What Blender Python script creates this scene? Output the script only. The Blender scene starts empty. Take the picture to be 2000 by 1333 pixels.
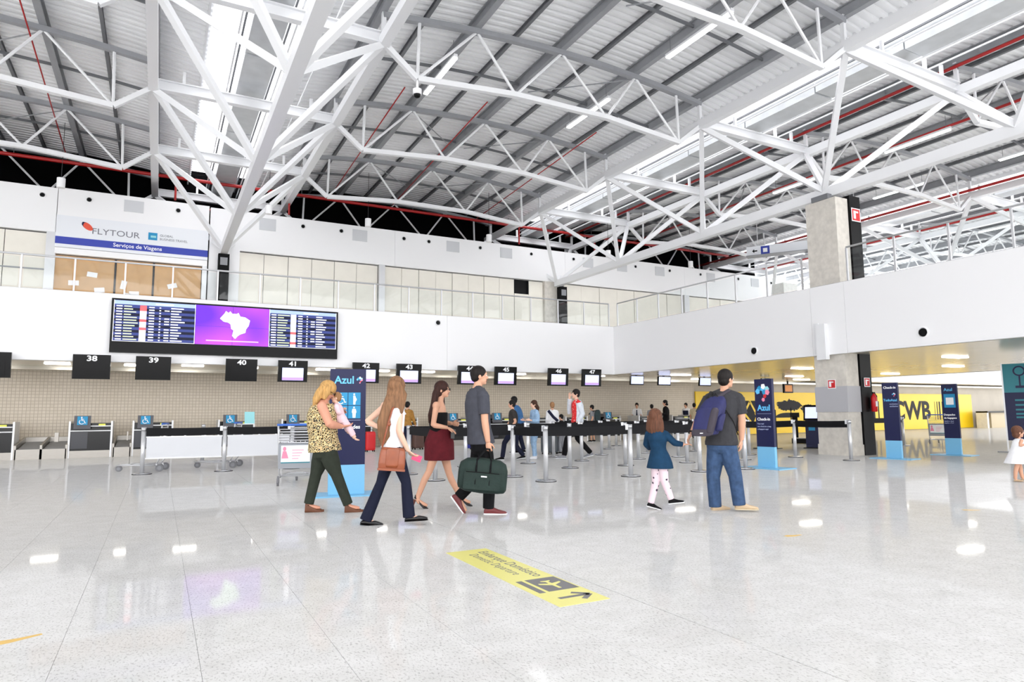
import bpy, math, random
import numpy as np
from mathutils import Vector, Matrix
random.seed(7)
SC = bpy.context.scene
COL = SC.collection
# ------------------------------------------------------------------ camera
W, H = 2000, 1333
FPX = 1292.92
YAW, PITCH, ROLL = math.radians(27.995), math.radians(6.2655), math.radians(-0.4643)
EYE = np.array([0.0, 0.0, 1.25])
FWD = np.array([math.sin(YAW)*math.cos(PITCH), math.cos(YAW)*math.cos(PITCH), math.sin(PITCH)])
_r0 = np.array([math.cos(YAW), -math.sin(YAW), 0.0]); _u0 = np.cross(_r0, FWD)
RGT = math.cos(ROLL)*_r0 + math.sin(ROLL)*_u0
UPV = -math.sin(ROLL)*_r0 + math.cos(ROLL)*_u0
cd = bpy.data.cameras.new('camera'); cam = bpy.data.objects.new('camera', cd); COL.objects.link(cam)
cd.sensor_width = 36; cd.sensor_fit = 'HORIZONTAL'; cd.lens = FPX/W*36; cd.clip_end = 500; cd.clip_start = 0.05
m = Matrix(((RGT[0], UPV[0], -FWD[0], EYE[0]), (RGT[1], UPV[1], -FWD[1], EYE[1]), (RGT[2], UPV[2], -FWD[2], EYE[2]), (0, 0, 0, 1)))
cam.matrix_world = m
SC.camera = cam
def ray(x, y): return FWD*FPX + RGT*(x-W/2) - UPV*(y-H/2)
def at(x, y, ax, v):
    d = ray(x, y); t = (v-EYE[ax])/d[ax]; return EYE+t*d
# ------------------------------------------------------------------ daylight and exposure
EXPO = 1.78
SC.view_settings.view_transform = 'Standard'; SC.view_settings.look = 'None'
SC.view_settings.exposure = EXPO; SC.view_settings.gamma = 1.0; SC.view_settings.use_curve_mapping = False
KE = 2.0**-EXPO
wd = bpy.data.worlds.new('sky'); SC.world = wd; wd.use_nodes = True
bg = wd.node_tree.nodes['Background']; bg.inputs[0].default_value = (0.985, 0.985, 1.0, 1); bg.inputs[1].default_value = 1.3
try:
    SC.cycles.max_bounces = 8; SC.cycles.diffuse_bounces = 5; SC.cycles.glossy_bounces = 4; SC.cycles.transparent_max_bounces = 12
    SC.cycles.sample_clamp_indirect = 6.0; SC.cycles.use_denoising = True
except Exception: pass
# ------------------------------------------------------------------ materials
def lin(c):
    return tuple(((v/255)/12.92 if v/255 <= .04045 else ((v/255+.055)/1.055)**2.4) for v in c)
MATS = {}
def mat(name, rgb, rough=.5, metal=0., emit=0., spec=.5, noise=None, bump=None, alpha=None, coat=0.):
    """rgb in 0-255 sRGB; noise=(scale, amount, stretch) tints; bump=(scale, strength)"""
    if name in MATS: return MATS[name]
    M = bpy.data.materials.new(name); M.use_nodes = True; nt = M.node_tree; b = nt.nodes['Principled BSDF']
    c = lin(rgb); b.inputs['Base Color'].default_value = (*c, 1)
    b.inputs['Roughness'].default_value = rough; b.inputs['Metallic'].default_value = metal
    b.inputs['Specular IOR Level'].default_value = spec
    if coat: b.inputs['Coat Weight'].default_value = coat; b.inputs['Coat Roughness'].default_value = .1
    if emit:
        b.inputs['Emission Color'].default_value = (*c, 1); b.inputs['Emission Strength'].default_value = emit*KE
    tc = nt.nodes.new('ShaderNodeTexCoord')
    def mapped(st):
        mp = nt.nodes.new('ShaderNodeMapping'); mp.inputs['Scale'].default_value = st
        nt.links.new(tc.outputs['Object'], mp.inputs['Vector']); return mp.outputs['Vector']
    if noise:
        st = noise[2] if len(noise) > 2 else (1, 1, 1)
        n = nt.nodes.new('ShaderNodeTexNoise'); n.inputs['Scale'].default_value = noise[0]; n.inputs['Detail'].default_value = 4
        nt.links.new(mapped(st), n.inputs['Vector'])
        r = nt.nodes.new('ShaderNodeValToRGB'); a = noise[1]
        r.color_ramp.elements[0].position = .3; r.color_ramp.elements[1].position = .7
        r.color_ramp.elements[0].color = (*[max(0, v*(1-a)) for v in c], 1); r.color_ramp.elements[1].color = (*[min(1, v*(1+a)) for v in c], 1)
        nt.links.new(n.outputs['Fac'], r.inputs['Fac']); nt.links.new(r.outputs['Color'], b.inputs['Base Color'])
    if bump:
        st = bump[2] if len(bump) > 2 else (1, 1, 1)
        n = nt.nodes.new('ShaderNodeTexNoise'); n.inputs['Scale'].default_value = bump[0]; n.inputs['Detail'].default_value = 3
        nt.links.new(mapped(st), n.inputs['Vector'])
        bp = nt.nodes.new('ShaderNodeBump'); bp.inputs['Strength'].default_value = bump[1]; bp.inputs['Distance'].default_value = .02
        nt.links.new(n.outputs['Fac'], bp.inputs['Height']); nt.links.new(bp.outputs['Normal'], b.inputs['Normal'])
    MATS[name] = M; return M
def glassmat(name, rgb=(235, 245, 245), refl=.10):
    M = bpy.data.materials.new(name); M.use_nodes = True; nt = M.node_tree; nt.nodes.clear()
    o = nt.nodes.new('ShaderNodeOutputMaterial'); t = nt.nodes.new('ShaderNodeBsdfTransparent'); g = nt.nodes.new('ShaderNodeBsdfGlossy')
    t.inputs[0].default_value = (*lin(rgb), 1); g.inputs['Roughness'].default_value = .02
    lw = nt.nodes.new('ShaderNodeLayerWeight'); lw.inputs[0].default_value = .5
    pw = nt.nodes.new('ShaderNodeMath'); pw.operation = 'POWER'; pw.inputs[1].default_value = 4; nt.links.new(lw.outputs['Facing'], pw.inputs[0])
    f = nt.nodes.new('ShaderNodeMath'); f.operation = 'MULTIPLY_ADD'; f.inputs[1].default_value = .5; f.inputs[2].default_value = refl*.3; nt.links.new(pw.outputs[0], f.inputs[0])
    mx = nt.nodes.new('ShaderNodeMixShader'); nt.links.new(f.outputs[0], mx.inputs[0])
    nt.links.new(t.outputs[0], mx.inputs[1]); nt.links.new(g.outputs[0], mx.inputs[2]); nt.links.new(mx.outputs[0], o.inputs[0])
    MATS[name] = M; return M
def granite():
    M = bpy.data.materials.new('polished white granite'); M.use_nodes = True; nt = M.node_tree; b = nt.nodes['Principled BSDF']
    tc = nt.nodes.new('ShaderNodeTexCoord'); gm = nt.nodes.new('ShaderNodeNewGeometry')
    def nz(scale, st, det=5, rough=.6):
        mp = nt.nodes.new('ShaderNodeMapping'); mp.inputs['Scale'].default_value = st; mp.inputs['Rotation'].default_value = (0, 0, .5)
        nt.links.new(gm.outputs['Position'], mp.inputs['Vector'])
        n = nt.nodes.new('ShaderNodeTexNoise'); n.inputs['Scale'].default_value = scale; n.inputs['Detail'].default_value = det; n.inputs['Roughness'].default_value = rough
        nt.links.new(mp.outputs[0], n.inputs['Vector']); return n.outputs['Fac']
    def ramp(fac, p0, p1, c0, c1):
        r = nt.nodes.new('ShaderNodeValToRGB'); e = r.color_ramp.elements; e[0].position = p0; e[1].position = p1
        e[0].color = (*lin(c0), 1); e[1].color = (*lin(c1), 1); nt.links.new(fac, r.inputs['Fac']); return r.outputs['Color']
    def mul(a, bb, f=1.):
        m_ = nt.nodes.new('ShaderNodeMix'); m_.data_type = 'RGBA'; m_.blend_type = 'MULTIPLY'; m_.inputs[0].default_value = f
        nt.links.new(a, m_.inputs[6]); nt.links.new(bb, m_.inputs[7]); return m_.outputs[2]
    base = ramp(nz(5, (1, 1, 1)), .3, .7, (208, 207, 204), (219, 218, 216))
    sp = ramp(nz(75, (1, .55, 1), 3, .7), .34, .47, (165, 163, 161), (255, 255, 255))
    dk = ramp(nz(30, (1, .22, 1), 6, .75), .29, .36, (120, 120, 124), (255, 255, 255))
    col = mul(mul(base, sp, .6), dk, .7)
    nt.links.new(col, b.inputs['Base Color'])
    # polished stone: matt body under a thin clear polish
    df = nt.nodes.new('ShaderNodeBsdfDiffuse'); gl = nt.nodes.new('ShaderNodeBsdfGlossy'); gl.inputs['Roughness'].default_value = .045
    lw = nt.nodes.new('ShaderNodeLayerWeight'); pw = nt.nodes.new('ShaderNodeMath'); pw.operation = 'POWER'; pw.inputs[1].default_value = 4; nt.links.new(lw.outputs['Facing'], pw.inputs[0])
    fa = nt.nodes.new('ShaderNodeMath'); fa.operation = 'MULTIPLY_ADD'; fa.inputs[1].default_value = .31; fa.inputs[2].default_value = .035; nt.links.new(pw.outputs[0], fa.inputs[0])
    mx = nt.nodes.new('ShaderNodeMixShader'); nt.links.new(fa.outputs[0], mx.inputs[0]); nt.links.new(df.outputs[0], mx.inputs[1]); nt.links.new(gl.outputs[0], mx.inputs[2])
    nt.links.new(col, df.inputs['Color']); nt.links.new(mx.outputs[0], nt.nodes['Material Output'].inputs[0])
    MATS['granite'] = M; return M
def tilewall():
    M = bpy.data.materials.new('small beige square wall tiles'); M.use_nodes = True; nt = M.node_tree; b = nt.nodes['Principled BSDF']
    gm = nt.nodes.new('ShaderNodeNewGeometry'); sx = nt.nodes.new('ShaderNodeSeparateXYZ'); nt.links.new(gm.outputs['Position'], sx.inputs[0])
    cb = nt.nodes.new('ShaderNodeCombineXYZ'); nt.links.new(sx.outputs[0], cb.inputs[0]); nt.links.new(sx.outputs[2], cb.inputs[1])
    br = nt.nodes.new('ShaderNodeTexBrick'); br.offset = 0; br.squash = 1
    br.inputs['Scale'].default_value = 1; br.inputs['Brick Width'].default_value = .105; br.inputs['Row Height'].default_value = .105
    br.inputs['Mortar Size'].default_value = .009; br.inputs['Mortar Smooth'].default_value = .2
    br.inputs['Color1'].default_value = (*lin((206, 195, 178)), 1); br.inputs['Color2'].default_value = (*lin((199, 188, 170)), 1); br.inputs['Mortar'].default_value = (*lin((172, 160, 143)), 1)
    nt.links.new(cb.outputs[0], br.inputs['Vector']); nt.links.new(br.outputs['Color'], b.inputs['Base Color'])
    b.inputs['Roughness'].default_value = .35
    bp = nt.nodes.new('ShaderNodeBump'); bp.inputs['Strength'].default_value = .3; bp.invert = True; bp.inputs['Distance'].default_value = .01
    nt.links.new(br.outputs['Fac'], bp.inputs['Height']); nt.links.new(bp.outputs[0], b.inputs['Normal'])
    MATS['tilewall'] = M; return M
def voro(name, cols, scale, pos, rough=.8):
    M = bpy.data.materials.new(name); M.use_nodes = True; nt = M.node_tree; b = nt.nodes['Principled BSDF']
    tc = nt.nodes.new('ShaderNodeTexCoord'); n = nt.nodes.new('ShaderNodeTexNoise'); n.inputs['Scale'].default_value = scale*.6
    v = nt.nodes.new('ShaderNodeTexVoronoi'); v.inputs['Scale'].default_value = scale
    ad = nt.nodes.new('ShaderNodeVectorMath'); ad.operation = 'MULTIPLY_ADD'; ad.inputs[1].default_value = (.05,)*3
    nt.links.new(tc.outputs['Object'], n.inputs['Vector']); nt.links.new(n.outputs['Color'], ad.inputs[0]); nt.links.new(tc.outputs['Object'], ad.inputs[2])
    nt.links.new(ad.outputs[0], v.inputs['Vector'])
    r = nt.nodes.new('ShaderNodeValToRGB'); r.color_ramp.interpolation = 'CONSTANT'
    while len(r.color_ramp.elements) < len(cols): r.color_ramp.elements.new(.5)
    for e, c, p in zip(r.color_ramp.elements, cols, pos): e.position = p; e.color = (*lin(c), 1)
    nt.links.new(v.outputs['Distance'], r.inputs['Fac']); nt.links.new(r.outputs['Color'], b.inputs['Base Color']); b.inputs['Roughness'].default_value = rough
    MATS[name] = M; return M
granite(); tilewall(); glassmat('clear glass', (252, 254, 254), .08); glassmat('skylight glass', (254, 254, 255), .02)
mat('white paint', (242, 242, 243), .45); mat('white steel', (232, 233, 235), .35); mat('grey steel', (150, 152, 156), .45, noise=(3, .06))
mat('dark grey steel', (112, 114, 118), .5); mat('roof sheet', (246, 247, 248), .45, noise=(1.2, .03)); mat('beige shutter', (236, 232, 221), .6, noise=(2, .03))
mat('painted darkness', (4, 4, 5), .9, spec=.05); mat('black', (3, 3, 4), .4, spec=.2); mat('matt black', (9, 9, 11), .7, spec=.2); mat('soffit', (232, 226, 212), .2, .4, noise=(1, .02))
mat('chrome', (200, 201, 204), .2, .9); mat('brushed steel', (158, 154, 148), .33, .75, noise=(6, .05, (1, 1, 20))); mat('aluminium', (205, 206, 208), .35, .55)
mat('concrete', (208, 203, 194), .8, noise=(7, .10), bump=(18, .15)); mat('light concrete', (238, 237, 233), .7, noise=(6, .05))
mat('red pipe', (168, 26, 26), .4); mat('red', (205, 28, 34), .4); mat('blue navy', (24, 28, 70), .4, spec=.3); mat('light blue', (120, 186, 224), .4); mat('cyan blue', (14, 140, 190), .45); mat('slate', (84, 84, 90), .5)
mat('white print', (245, 246, 248), .5); mat('banner white', (206, 208, 212), .5); mat('yellow wall', (244, 204, 0), .4); mat('black print', (6, 5, 4), .5, spec=.2); mat('grey print', (120, 122, 130), .5)
mat('lamp white', (255, 255, 255), .5, emit=7.); mat('panel lamp', (255, 252, 246), .5, emit=16.); mat('duct', (200, 203, 205), .4, .3, noise=(3, .06))
mat('blue band', (44, 62, 168), .4); mat('sign white', (232, 235, 240), .3); mat('brown paper', (205, 165, 120), .8, noise=(2.5, .08)); mat('dark grey', (40, 41, 45), .5); mat('mid grey', (140, 142, 146), .5)
mat('orange red', (228, 84, 58), .5); mat('grout', (176, 174, 171), .7); mat('grey plastic', (150, 154, 160), .5)
mat('decal yellow', (230, 224, 132), .35); mat('decal grey', (112, 110, 112), .4); mat('stain yellow', (226, 186, 96), .4)
mat('teal', (36, 128, 142), .45); mat('pale teal', (150, 214, 222), .4)
# ------------------------------------------------------------------ mesh builder
def V(*a): return np.array(a, float)
def nrm(v): v = np.asarray(v, float); return v/(np.linalg.norm(v)+1e-12)
class MB:
    def __init__(s): s.v = []; s.f = []; s.m = []
    def add(s, vs, fs, mi=0):
        o = len(s.v); s.v += [tuple(map(float, p)) for p in vs]; s.f += [tuple(i+o for i in f) for f in fs]; s.m += [mi]*len(fs); return s
    def bx(s, x0, x1, y0, y1, z0, z1, mi=0):
        vs = [(x, y, z) for z in (z0, z1) for y in (y0, y1) for x in (x0, x1)]
        return s.add(vs, [(0, 2, 3, 1), (4, 5, 7, 6), (0, 1, 5, 4), (2, 6, 7, 3), (0, 4, 6, 2), (1, 3, 7, 5)], mi)
    def obx(s, c, ax, ay, az, mi=0):
        """box from centre and three half-axis vectors"""
        c, ax, ay, az = map(np.asarray, (c, ax, ay, az))
        vs = [c+x*ax+y*ay+z*az for z in (-1, 1) for y in (-1, 1) for x in (-1, 1)]
        return s.add(vs, [(0, 2, 3, 1), (4, 5, 7, 6), (0, 1, 5, 4), (2, 6, 7, 3), (0, 4, 6, 2), (1, 3, 7, 5)], mi)
    def frame(s, p, q, up=(0, 0, 1)):
        d = nrm(np.subtract(q, p)); u = np.asarray(up, float)
        if abs(d @ u) > .98: u = V(1, 0, 0)
        a = nrm(np.cross(d, u)); b = np.cross(a, d); return d, a, b
    def beam(s, p, q, w, h, up=(0, 0, 1), mi=0):
        d, a, b = s.frame(p, q, up); c = (np.add(p, q))/2; L = np.linalg.norm(np.subtract(q, p))/2
        return s.obx(c, d*L, a*w/2, b*h/2, mi)
    def ibeam(s, p, q, w, h, t, up=(0, 0, 1), mi=0):
        d, a, b = s.frame(p, q, up); p = np.asarray(p, float); q = np.asarray(q, float)
        pr = [(-w/2, -h/2), (w/2, -h/2), (w/2, -h/2+t), (t/2, -h/2+t), (t/2, h/2-t), (w/2, h/2-t), (w/2, h/2), (-w/2, h/2), (-w/2, h/2-t), (-t/2, h/2-t), (-t/2, -h/2+t), (-w/2, -h/2+t)]
        n = 12; vs = [p+a*x+b*y for x, y in pr]+[q+a*x+b*y for x, y in pr]
        fs = [(i, (i+1) % n, n+(i+1) % n, n+i) for i in range(n)]+[tuple(range(n-1, -1, -1)), tuple(range(n, 2*n))]
        return s.add(vs, fs, mi)
    def tube(s, p, q, r0, r1=None, n=8, mi=0):
        r1 = r0 if r1 is None else r1
        d, a, b = s.frame(p, q); p = np.asarray(p, float); q = np.asarray(q, float)
        A = [(math.cos(2*math.pi*i/n), math.sin(2*math.pi*i/n)) for i in range(n)]
        vs = [p+r0*(a*x+b*y) for x, y in A]+[q+r1*(a*x+b*y) for x, y in A]
        fs = [(i, (i+1) % n, n+(i+1) % n, n+i) for i in range(n)]+[tuple(range(n-1, -1, -1)), tuple(range(n, 2*n))]
        return s.add(vs, fs, mi)
    def path(s, pts, r, n=8, mi=0, closed=False):
        pts = [np.asarray(p, float) for p in pts]; k = len(pts); rs = r if hasattr(r, '__len__') else [r]*k
        rings = []; a = None
        for i, p in enumerate(pts):
            d = nrm((pts[(i+1) % k] if (i < k-1 or closed) else p)-(pts[i-1] if (i > 0 or closed) else p))
            if a is None:
                u = V(0, 0, 1) if abs(d[2]) < .9 else V(1, 0, 0); a = nrm(np.cross(d, u))
            a = nrm(a-d*(a@d)); b = np.cross(a, d)
            rings.append([p+rs[i]*(a*math.cos(2*math.pi*j/n)+b*math.sin(2*math.pi*j/n)) for j in range(n)])
        return s.rings(rings, mi, closed)
    def rings(s, rings, mi=0, closed=False):
        n = len(rings[0]); k = len(rings); vs = [p for r in rings for p in r]
        fs = [(i*n+j, i*n+(j+1) % n, ((i+1) % k)*n+(j+1) % n, ((i+1) % k)*n+j) for i in range(k if closed else k-1) for j in range(n)]
        if not closed: fs += [tuple(range(n-1, -1, -1)), tuple((k-1)*n+j for j in range(n))]
        return s.add(vs, fs, mi)
    def loft(s, secs, n=16, mi=0, pw=2.0):
        """secs: (centre, side vector*halfwidth, forward vector*halfdepth)"""
        R = []
        for c, a, b in secs:
            c, a, b = map(np.asarray, (c, a, b)); r = []
            for j in range(n):
                t = 2*math.pi*j/n; x, y = math.cos(t), math.sin(t)
                x = math.copysign(abs(x)**(2/pw), x); y = math.copysign(abs(y)**(2/pw), y); r.append(c+a*x+b*y)
            R.append(r)
        return s.rings(R, mi)
    def ell(s, c, a, b, d, n=14, k=8, mi=0):
        c, a, b, d = map(np.asarray, (c, a, b, d)); R = []
        for i in range(k+1):
            t = -math.pi/2+math.pi*i/k; cc = max(math.cos(t), .02)
            R.append([c+d*math.sin(t)+cc*(a*math.cos(2*math.pi*j/n)+b*math.sin(2*math.pi*j/n)) for j in range(n)])
        return s.rings(R, mi)
    def prism(s, poly, o, ex, ey, ez, mi=0):
        """2-D outline in the plane (ex, ey) from o, pulled along ez"""
        o, ex, ey, ez = map(lambda q: np.asarray(q, float), (o, ex, ey, ez)); n = len(poly)
        vs = [o+ex*x+ey*y for x, y in poly]+[o+ex*x+ey*y+ez for x, y in poly]
        fs = [(i, (i+1) % n, n+(i+1) % n, n+i) for i in range(n)]+[tuple(range(n-1, -1, -1)), tuple(range(n, 2*n))]
        return s.add(vs, fs, mi)
    def wheel(s, c, axis, r, w, n=16, mi=0):
        c = np.asarray(c, float); ax = nrm(axis); return s.tube(c-ax*w/2, c+ax*w/2, r, r, n, mi)
    def mesh(s, name, mats, smooth=False):
        me = bpy.data.meshes.new(name); me.from_pydata(s.v, [], s.f)
        for q in (mats if isinstance(mats, (list, tuple)) else [mats]): me.materials.append(MATS[q] if isinstance(q, str) else q)
        if any(s.m): me.polygons.foreach_set('material_index', s.m)
        if smooth: me.polygons.foreach_set('use_smooth', [True]*len(me.polygons))
        me.update(); return me
    def build(s, name, mats, parent=None, smooth=False, loc=None, rz=0, **kw):
        o = bpy.data.objects.new(name, s.mesh(name, mats, smooth)); COL.objects.link(o)
        if parent is not None: o.parent = parent
        if loc is not None: o.location = loc
        if rz: o.rotation_euler = (0, 0, rz)
        return tag(o, **kw)
def tag(o, label=None, cat=None, group=None, kind=None):
    if label: o['label'] = label
    if cat: o['category'] = cat
    if group: o['group'] = group
    if kind: o['kind'] = kind
    return o
def thing(name, label, cat, loc=(0, 0, 0), rz=0, group=None, kind=None):
    o = bpy.data.objects.new(name, None); COL.objects.link(o); o.location = tuple(map(float, loc)); o.rotation_euler = (0, 0, rz); o.empty_display_size = .2
    return tag(o, label, cat, group, kind)
def inst(src, name, parent, loc, rz=0):
    o = bpy.data.objects.new(name, src); COL.objects.link(o); o.parent = parent; o.location = loc; o.rotation_euler = (0, 0, rz); return o
TSC = bpy.data.scenes.new('workbench')   # scratch scene for turning text and rough volumes into meshes; removed at the end
def copy_tree(root, loc, rz, label, group=None):
    def cp(o, par):
        c = o.copy(); COL.objects.link(c); c.parent = par
        for ch in o.children: cp(ch, c)
        return c
    r = cp(root, None); r.location = tuple(map(float, loc)); r.rotation_euler = (0, 0, rz); r['label'] = label
    if group: r['group'] = group
    return r
def text(name, s, size, mt, parent, loc, rot=(math.pi/2, 0, 0), ext=.002, align='CENTER', bold=0., sx=1., label=None):
    cu = bpy.data.curves.new(name, 'FONT'); cu.body = s; cu.size = size; cu.extrude = ext; cu.align_x = align; cu.align_y = 'CENTER'; cu.offset = bold; cu.resolution_u = 3
    t = bpy.data.objects.new(name, cu); TSC.collection.objects.link(t)
    TSC.view_layers[0].update(); dg = TSC.view_layers[0].depsgraph; me = bpy.data.meshes.new_from_object(t.evaluated_get(dg))
    bpy.data.objects.remove(t); bpy.data.curves.remove(cu)
    me.materials.clear(); me.materials.append(MATS[mt]); o = bpy.data.objects.new(name, me); COL.objects.link(o)
    o.parent = parent; o.location = loc; o.rotation_euler = rot; o.scale = (sx, 1, 1)
    return tag(o, label)
ORD = ['first', 'second', 'third', 'fourth', 'fifth', 'sixth', 'seventh', 'eighth', 'ninth', 'tenth', 'eleventh', 'twelfth']
# ================================================================== the setting
ZS, ZF = 2.87, 4.88          # soffit and fascia top
YF, XF = 22.6, 16.9          # fascia planes (back, right)
XE = 62.0
# floor: polished slabs with fine joints running away from the camera
fl = thing('floor', 'polished white speckled granite floor of the hall', None, kind='structure'); 
MB().bx(-46, XE, -15, 27, -.12, -.014).build('bedding', 'grout', fl)
PW, PL = .66, 3.3
tm = MB().bx(.0009, PW-.0009, .0005, PL-.0005, -.03, 0).mesh('tile', 'granite')
te = MB().bx(.006, PW-.0012, .0005, PL-.0005, -.03, 0).mesh('tile', 'granite')
rest = MB()
for i in range(-70, 94):
    x = .24+PW*i
    for j in range(-4, 9):
        y = -.3+PL*j
        if -6 <= i < 25 and 0 <= j <= 7:
            inst(te if i == 4 else tm, 'tile', fl, (x, y, 0))
        else: rest.bx(x+.002, x+PW-.002, y+.0005, y+PL-.0005, -.03, 0)
rest.build('tile', 'granite', fl, kind='stuff')
MB().bx(-46.3, -46, -13, 31, 0, 11.6).build('wall_left_added', 'white paint', label='unseen white end wall far left, added to cut side light', kind='structure')  # unseen wall, added to hold back light from the open left side
# lower back wall with small tiles, yellow graphic wall to the right
MB().bx(-46, 24.75, 26.3, 26.6, 0, ZS).build('wall_back', 'tilewall', label='beige back wall of small square tiles behind the counters', kind='structure')
mat('beige plaster', (190, 182, 168), .6, noise=(1.5, .05))
MB().bx(24.75, XE, 26.3, 26.6, 0, 4.6).build('wall_back_right', 'beige plaster', label='plain beige wall beyond the yellow lettered wall', kind='structure')
XG = 31.0   # the side gallery is a bridge; beyond it the next hall is open to the roof
# mezzanine: slab, soffit and fascias
mz = thing('trim_mezzanine', 'white mezzanine gallery edge around two sides of the hall', None, kind='structure')
MB().bx(-46, 36, YF+.3, 31, 4.45, 4.6).build('gallery_floor', 'light concrete', mz)
MB().bx(XF+.3, XG, -10, YF+.3, 4.45, 4.6).build('gallery_floor', 'light concrete', mz)
sf = thing('ceiling_soffit', 'low satin ceiling under the gallery', None, kind='structure')
MB().bx(-46, XG, YF+.3, 26.3, ZS, ZS+.06).build('ceiling_panel', 'soffit', sf)
MB().bx(XF+.3, XG, -10, YF+.3, ZS, ZS+.06).build('ceiling_panel', 'soffit', sf)
MB().bx(-30, XE, 25.6, 26.3, ZS-.1, ZS).build('bulkhead', 'soffit', sf)
for x, y in [(-2.77, 24.05), (.9, 23.6), (-4.9, 24.05), (-.7, 24.05), (2.6, 24.0), (5.2, 24.0), (7.2, 24.0), (9, 24.0), (11, 24.0), (13, 24.0), (15, 24.0), (17, 24.0)]:
    MB().bx(x-.32, x+.32, y-.14, y+.14, ZS-.025, ZS-.001).build('light_panel', 'panel lamp', sf)
for x, y in [(21.5, 17), (21.5, 11.5), (26, 21), (26, 14), (20, 22), (29, 23), (21.5, 7), (26, 8), (28.5, 18), (23.5, 24.5)]:  # few real fittings here; the other panels are added to brighten under the gallery
    MB().bx(x-.45, x+.45, y-.15, y+.15, ZS-.025, ZS-.001).build('light_panel', 'panel lamp', sf)
fb = thing('wall_gallery_back', 'long white fascia band under the back gallery railing', None, kind='structure')
xs = [-46, -30, -16, -7.7, 2.0, 9.3, XF]
for a, b in zip(xs[:-1], xs[1:]): MB().bx(a+.003, b-.003, YF, YF+.3, ZS-.01, ZF).build('panel', 'white paint', fb)
fe = thing('wall_gallery_far', 'bright white fascia above the yellow lettered wall in the next hall', None, kind='structure')
for a, b in ((XG, 41), (41, 51), (51, XE)): MB().bx(a+.003, b-.003, 24.6, 24.9, 2.95, ZF).build('panel', 'white paint', fe)
MB().bx(XG, XE, 24.9, 26.3, 2.95, 3.0).build('soffit_strip', 'soffit', fe); MB().bx(XG, XE, 24.9, 26.3, ZF-.1, ZF).build('gallery_floor', 'light concrete', fe)
MB().bx(XG-.3, XG, -10, YF+.3, ZS-.01, ZF).build('return_panel', 'white paint', fe)
fr = thing('wall_gallery_right', 'white fascia band of the side gallery crossing the concrete column', None, kind='structure')
ys = [-10, -3, 4.5, 11.85, 12.95, YF+.3]
for a, b in zip(ys[:-1], ys[1:]): MB().bx(XF, XF+.12, a+.004, b-.004, ZS-.01, ZF).build('panel', 'white paint', fr)
# round air nozzles in the fascias
def nozzle(parent, c, ax, r=.13):
    ax = nrm(ax); c = np.asarray(c, float); u = V(0, 0, 1); a = np.cross(ax, u)
    ring = MB(); n = 20; R = []
    for rr, dd in ((r*1.25, 0), (r*1.25, .03), (r, .035), (r*.8, -.02)):
        R.append([c+ax*dd+rr*(a*math.cos(2*math.pi*j/n)+u*math.sin(2*math.pi*j/n)) for j in range(n)])
    ring.rings(R); o = ring.build('air_nozzle', 'white paint', parent, smooth=False)
    MB().tube(c+ax*.005, c+ax*.036, r*.78, r*.78, 18).build('nozzle_opening', 'black', o)
for y, z in [(15.13, 3.2), (9.75, 3.2), (4.4, 3.2)]: nozzle(fr, (XF, y, z), (-1, 0, 0), .12)
nozzle(fb, (8.93, YF, 4.6), (0, -1, 0), .09)
# upper back wall with shutters
YU = 28.0
uw = thing('wall_upper', 'tall white upper wall behind the gallery railing', None, kind='structure')
for a, b in [(-46, -30), (-30, -11), (-11, -3.55), (1.46, 9), (9, 18), (18, 26), (26, 34.3)]: MB().bx(a+.004, b-.004, YU, YU+.3, 7.83, 9.45).build('header_panel', 'white paint', uw)
MB().bx(1.46, 2.58, YU-.04, YU+.3, 4.6, 7.83).build('pier', 'white paint', uw)
MB().bx(-3.8, -3.5, YU-.02, YU+.3, 4.6, 7.83).build('pier', 'aluminium', uw)
MB().bx(8.28, 8.55, YU-.05, YU+.3, 4.6, 7.83).build('pier', 'aluminium', uw)
MB().bx(16.75, 17.9, YU-.02, YU+.3, 4.6, 7.83).build('pier', 'concrete', uw)
MB().bx(25.9, 26.25, YU-.05, YU+.3, 4.6, 7.83).build('pier', 'aluminium', uw)
MB().bx(33.9, 34.3, YU-.02, YU+.3, 4.6, 7.83).build('pier', 'white paint', uw)
def shutters(a, b, n, gap=None):
    for k in range(n):
        x0, x1 = a+(b-a)*k/n, a+(b-a)*(k+1)/n
        if gap is not None and k == gap: 
            MB().bx(x0, x1-.02, YU+.12, YU+.16, 4.6, 7.1).build('shutter', 'beige shutter', uw)
            MB().bx(x0, x1, YU+.28, YU+.3, 7.1, 7.83).build('dark_opening', 'black', uw)
        else: MB().bx(x0, x1-.02, YU+.12+.02*(k % 2), YU+.16+.02*(k % 2), 4.6, 7.79).build('shutter', 'beige shutter', uw)
shutters(-11, -3.8, 6); shutters(2.58, 8.28, 6); shutters(8.55, 16.75, 10, 8); shutters(17.9, 25.9, 7); shutters(26.25, 33.9, 6)
MB().bx(-11, -3.8, YU+.10, YU+.12, 6.45, 6.5).build('shutter_rail', 'grey steel', uw)
MB().bx(-46, 34.3, YU+.3, YU+.34, 4.6, 7.84).build('backing', 'dark grey', uw)
mat('vent grey', (205, 207, 210), .6)
for x in [-1.16, 3.6, 7.41, 11.8, 14.6, 19.4, 21.6, 24.2, 28.0, 31.6]:
    v = MB().bx(x-.32, x+.32, YU-.025, YU, 8.78, 9.28).build('vent_grille', 'vent grey', uw)
for x in [-4.0, -2.58, .32, 5.0, 6.6, 9.41, 10.6, 13.2, 16, 18.5, 22.5, 24.9, 27.2, 30.2, 33]: nozzle(uw, (x, YU-.0, 9.13-.0), (0, -1, 0), .085)
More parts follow.
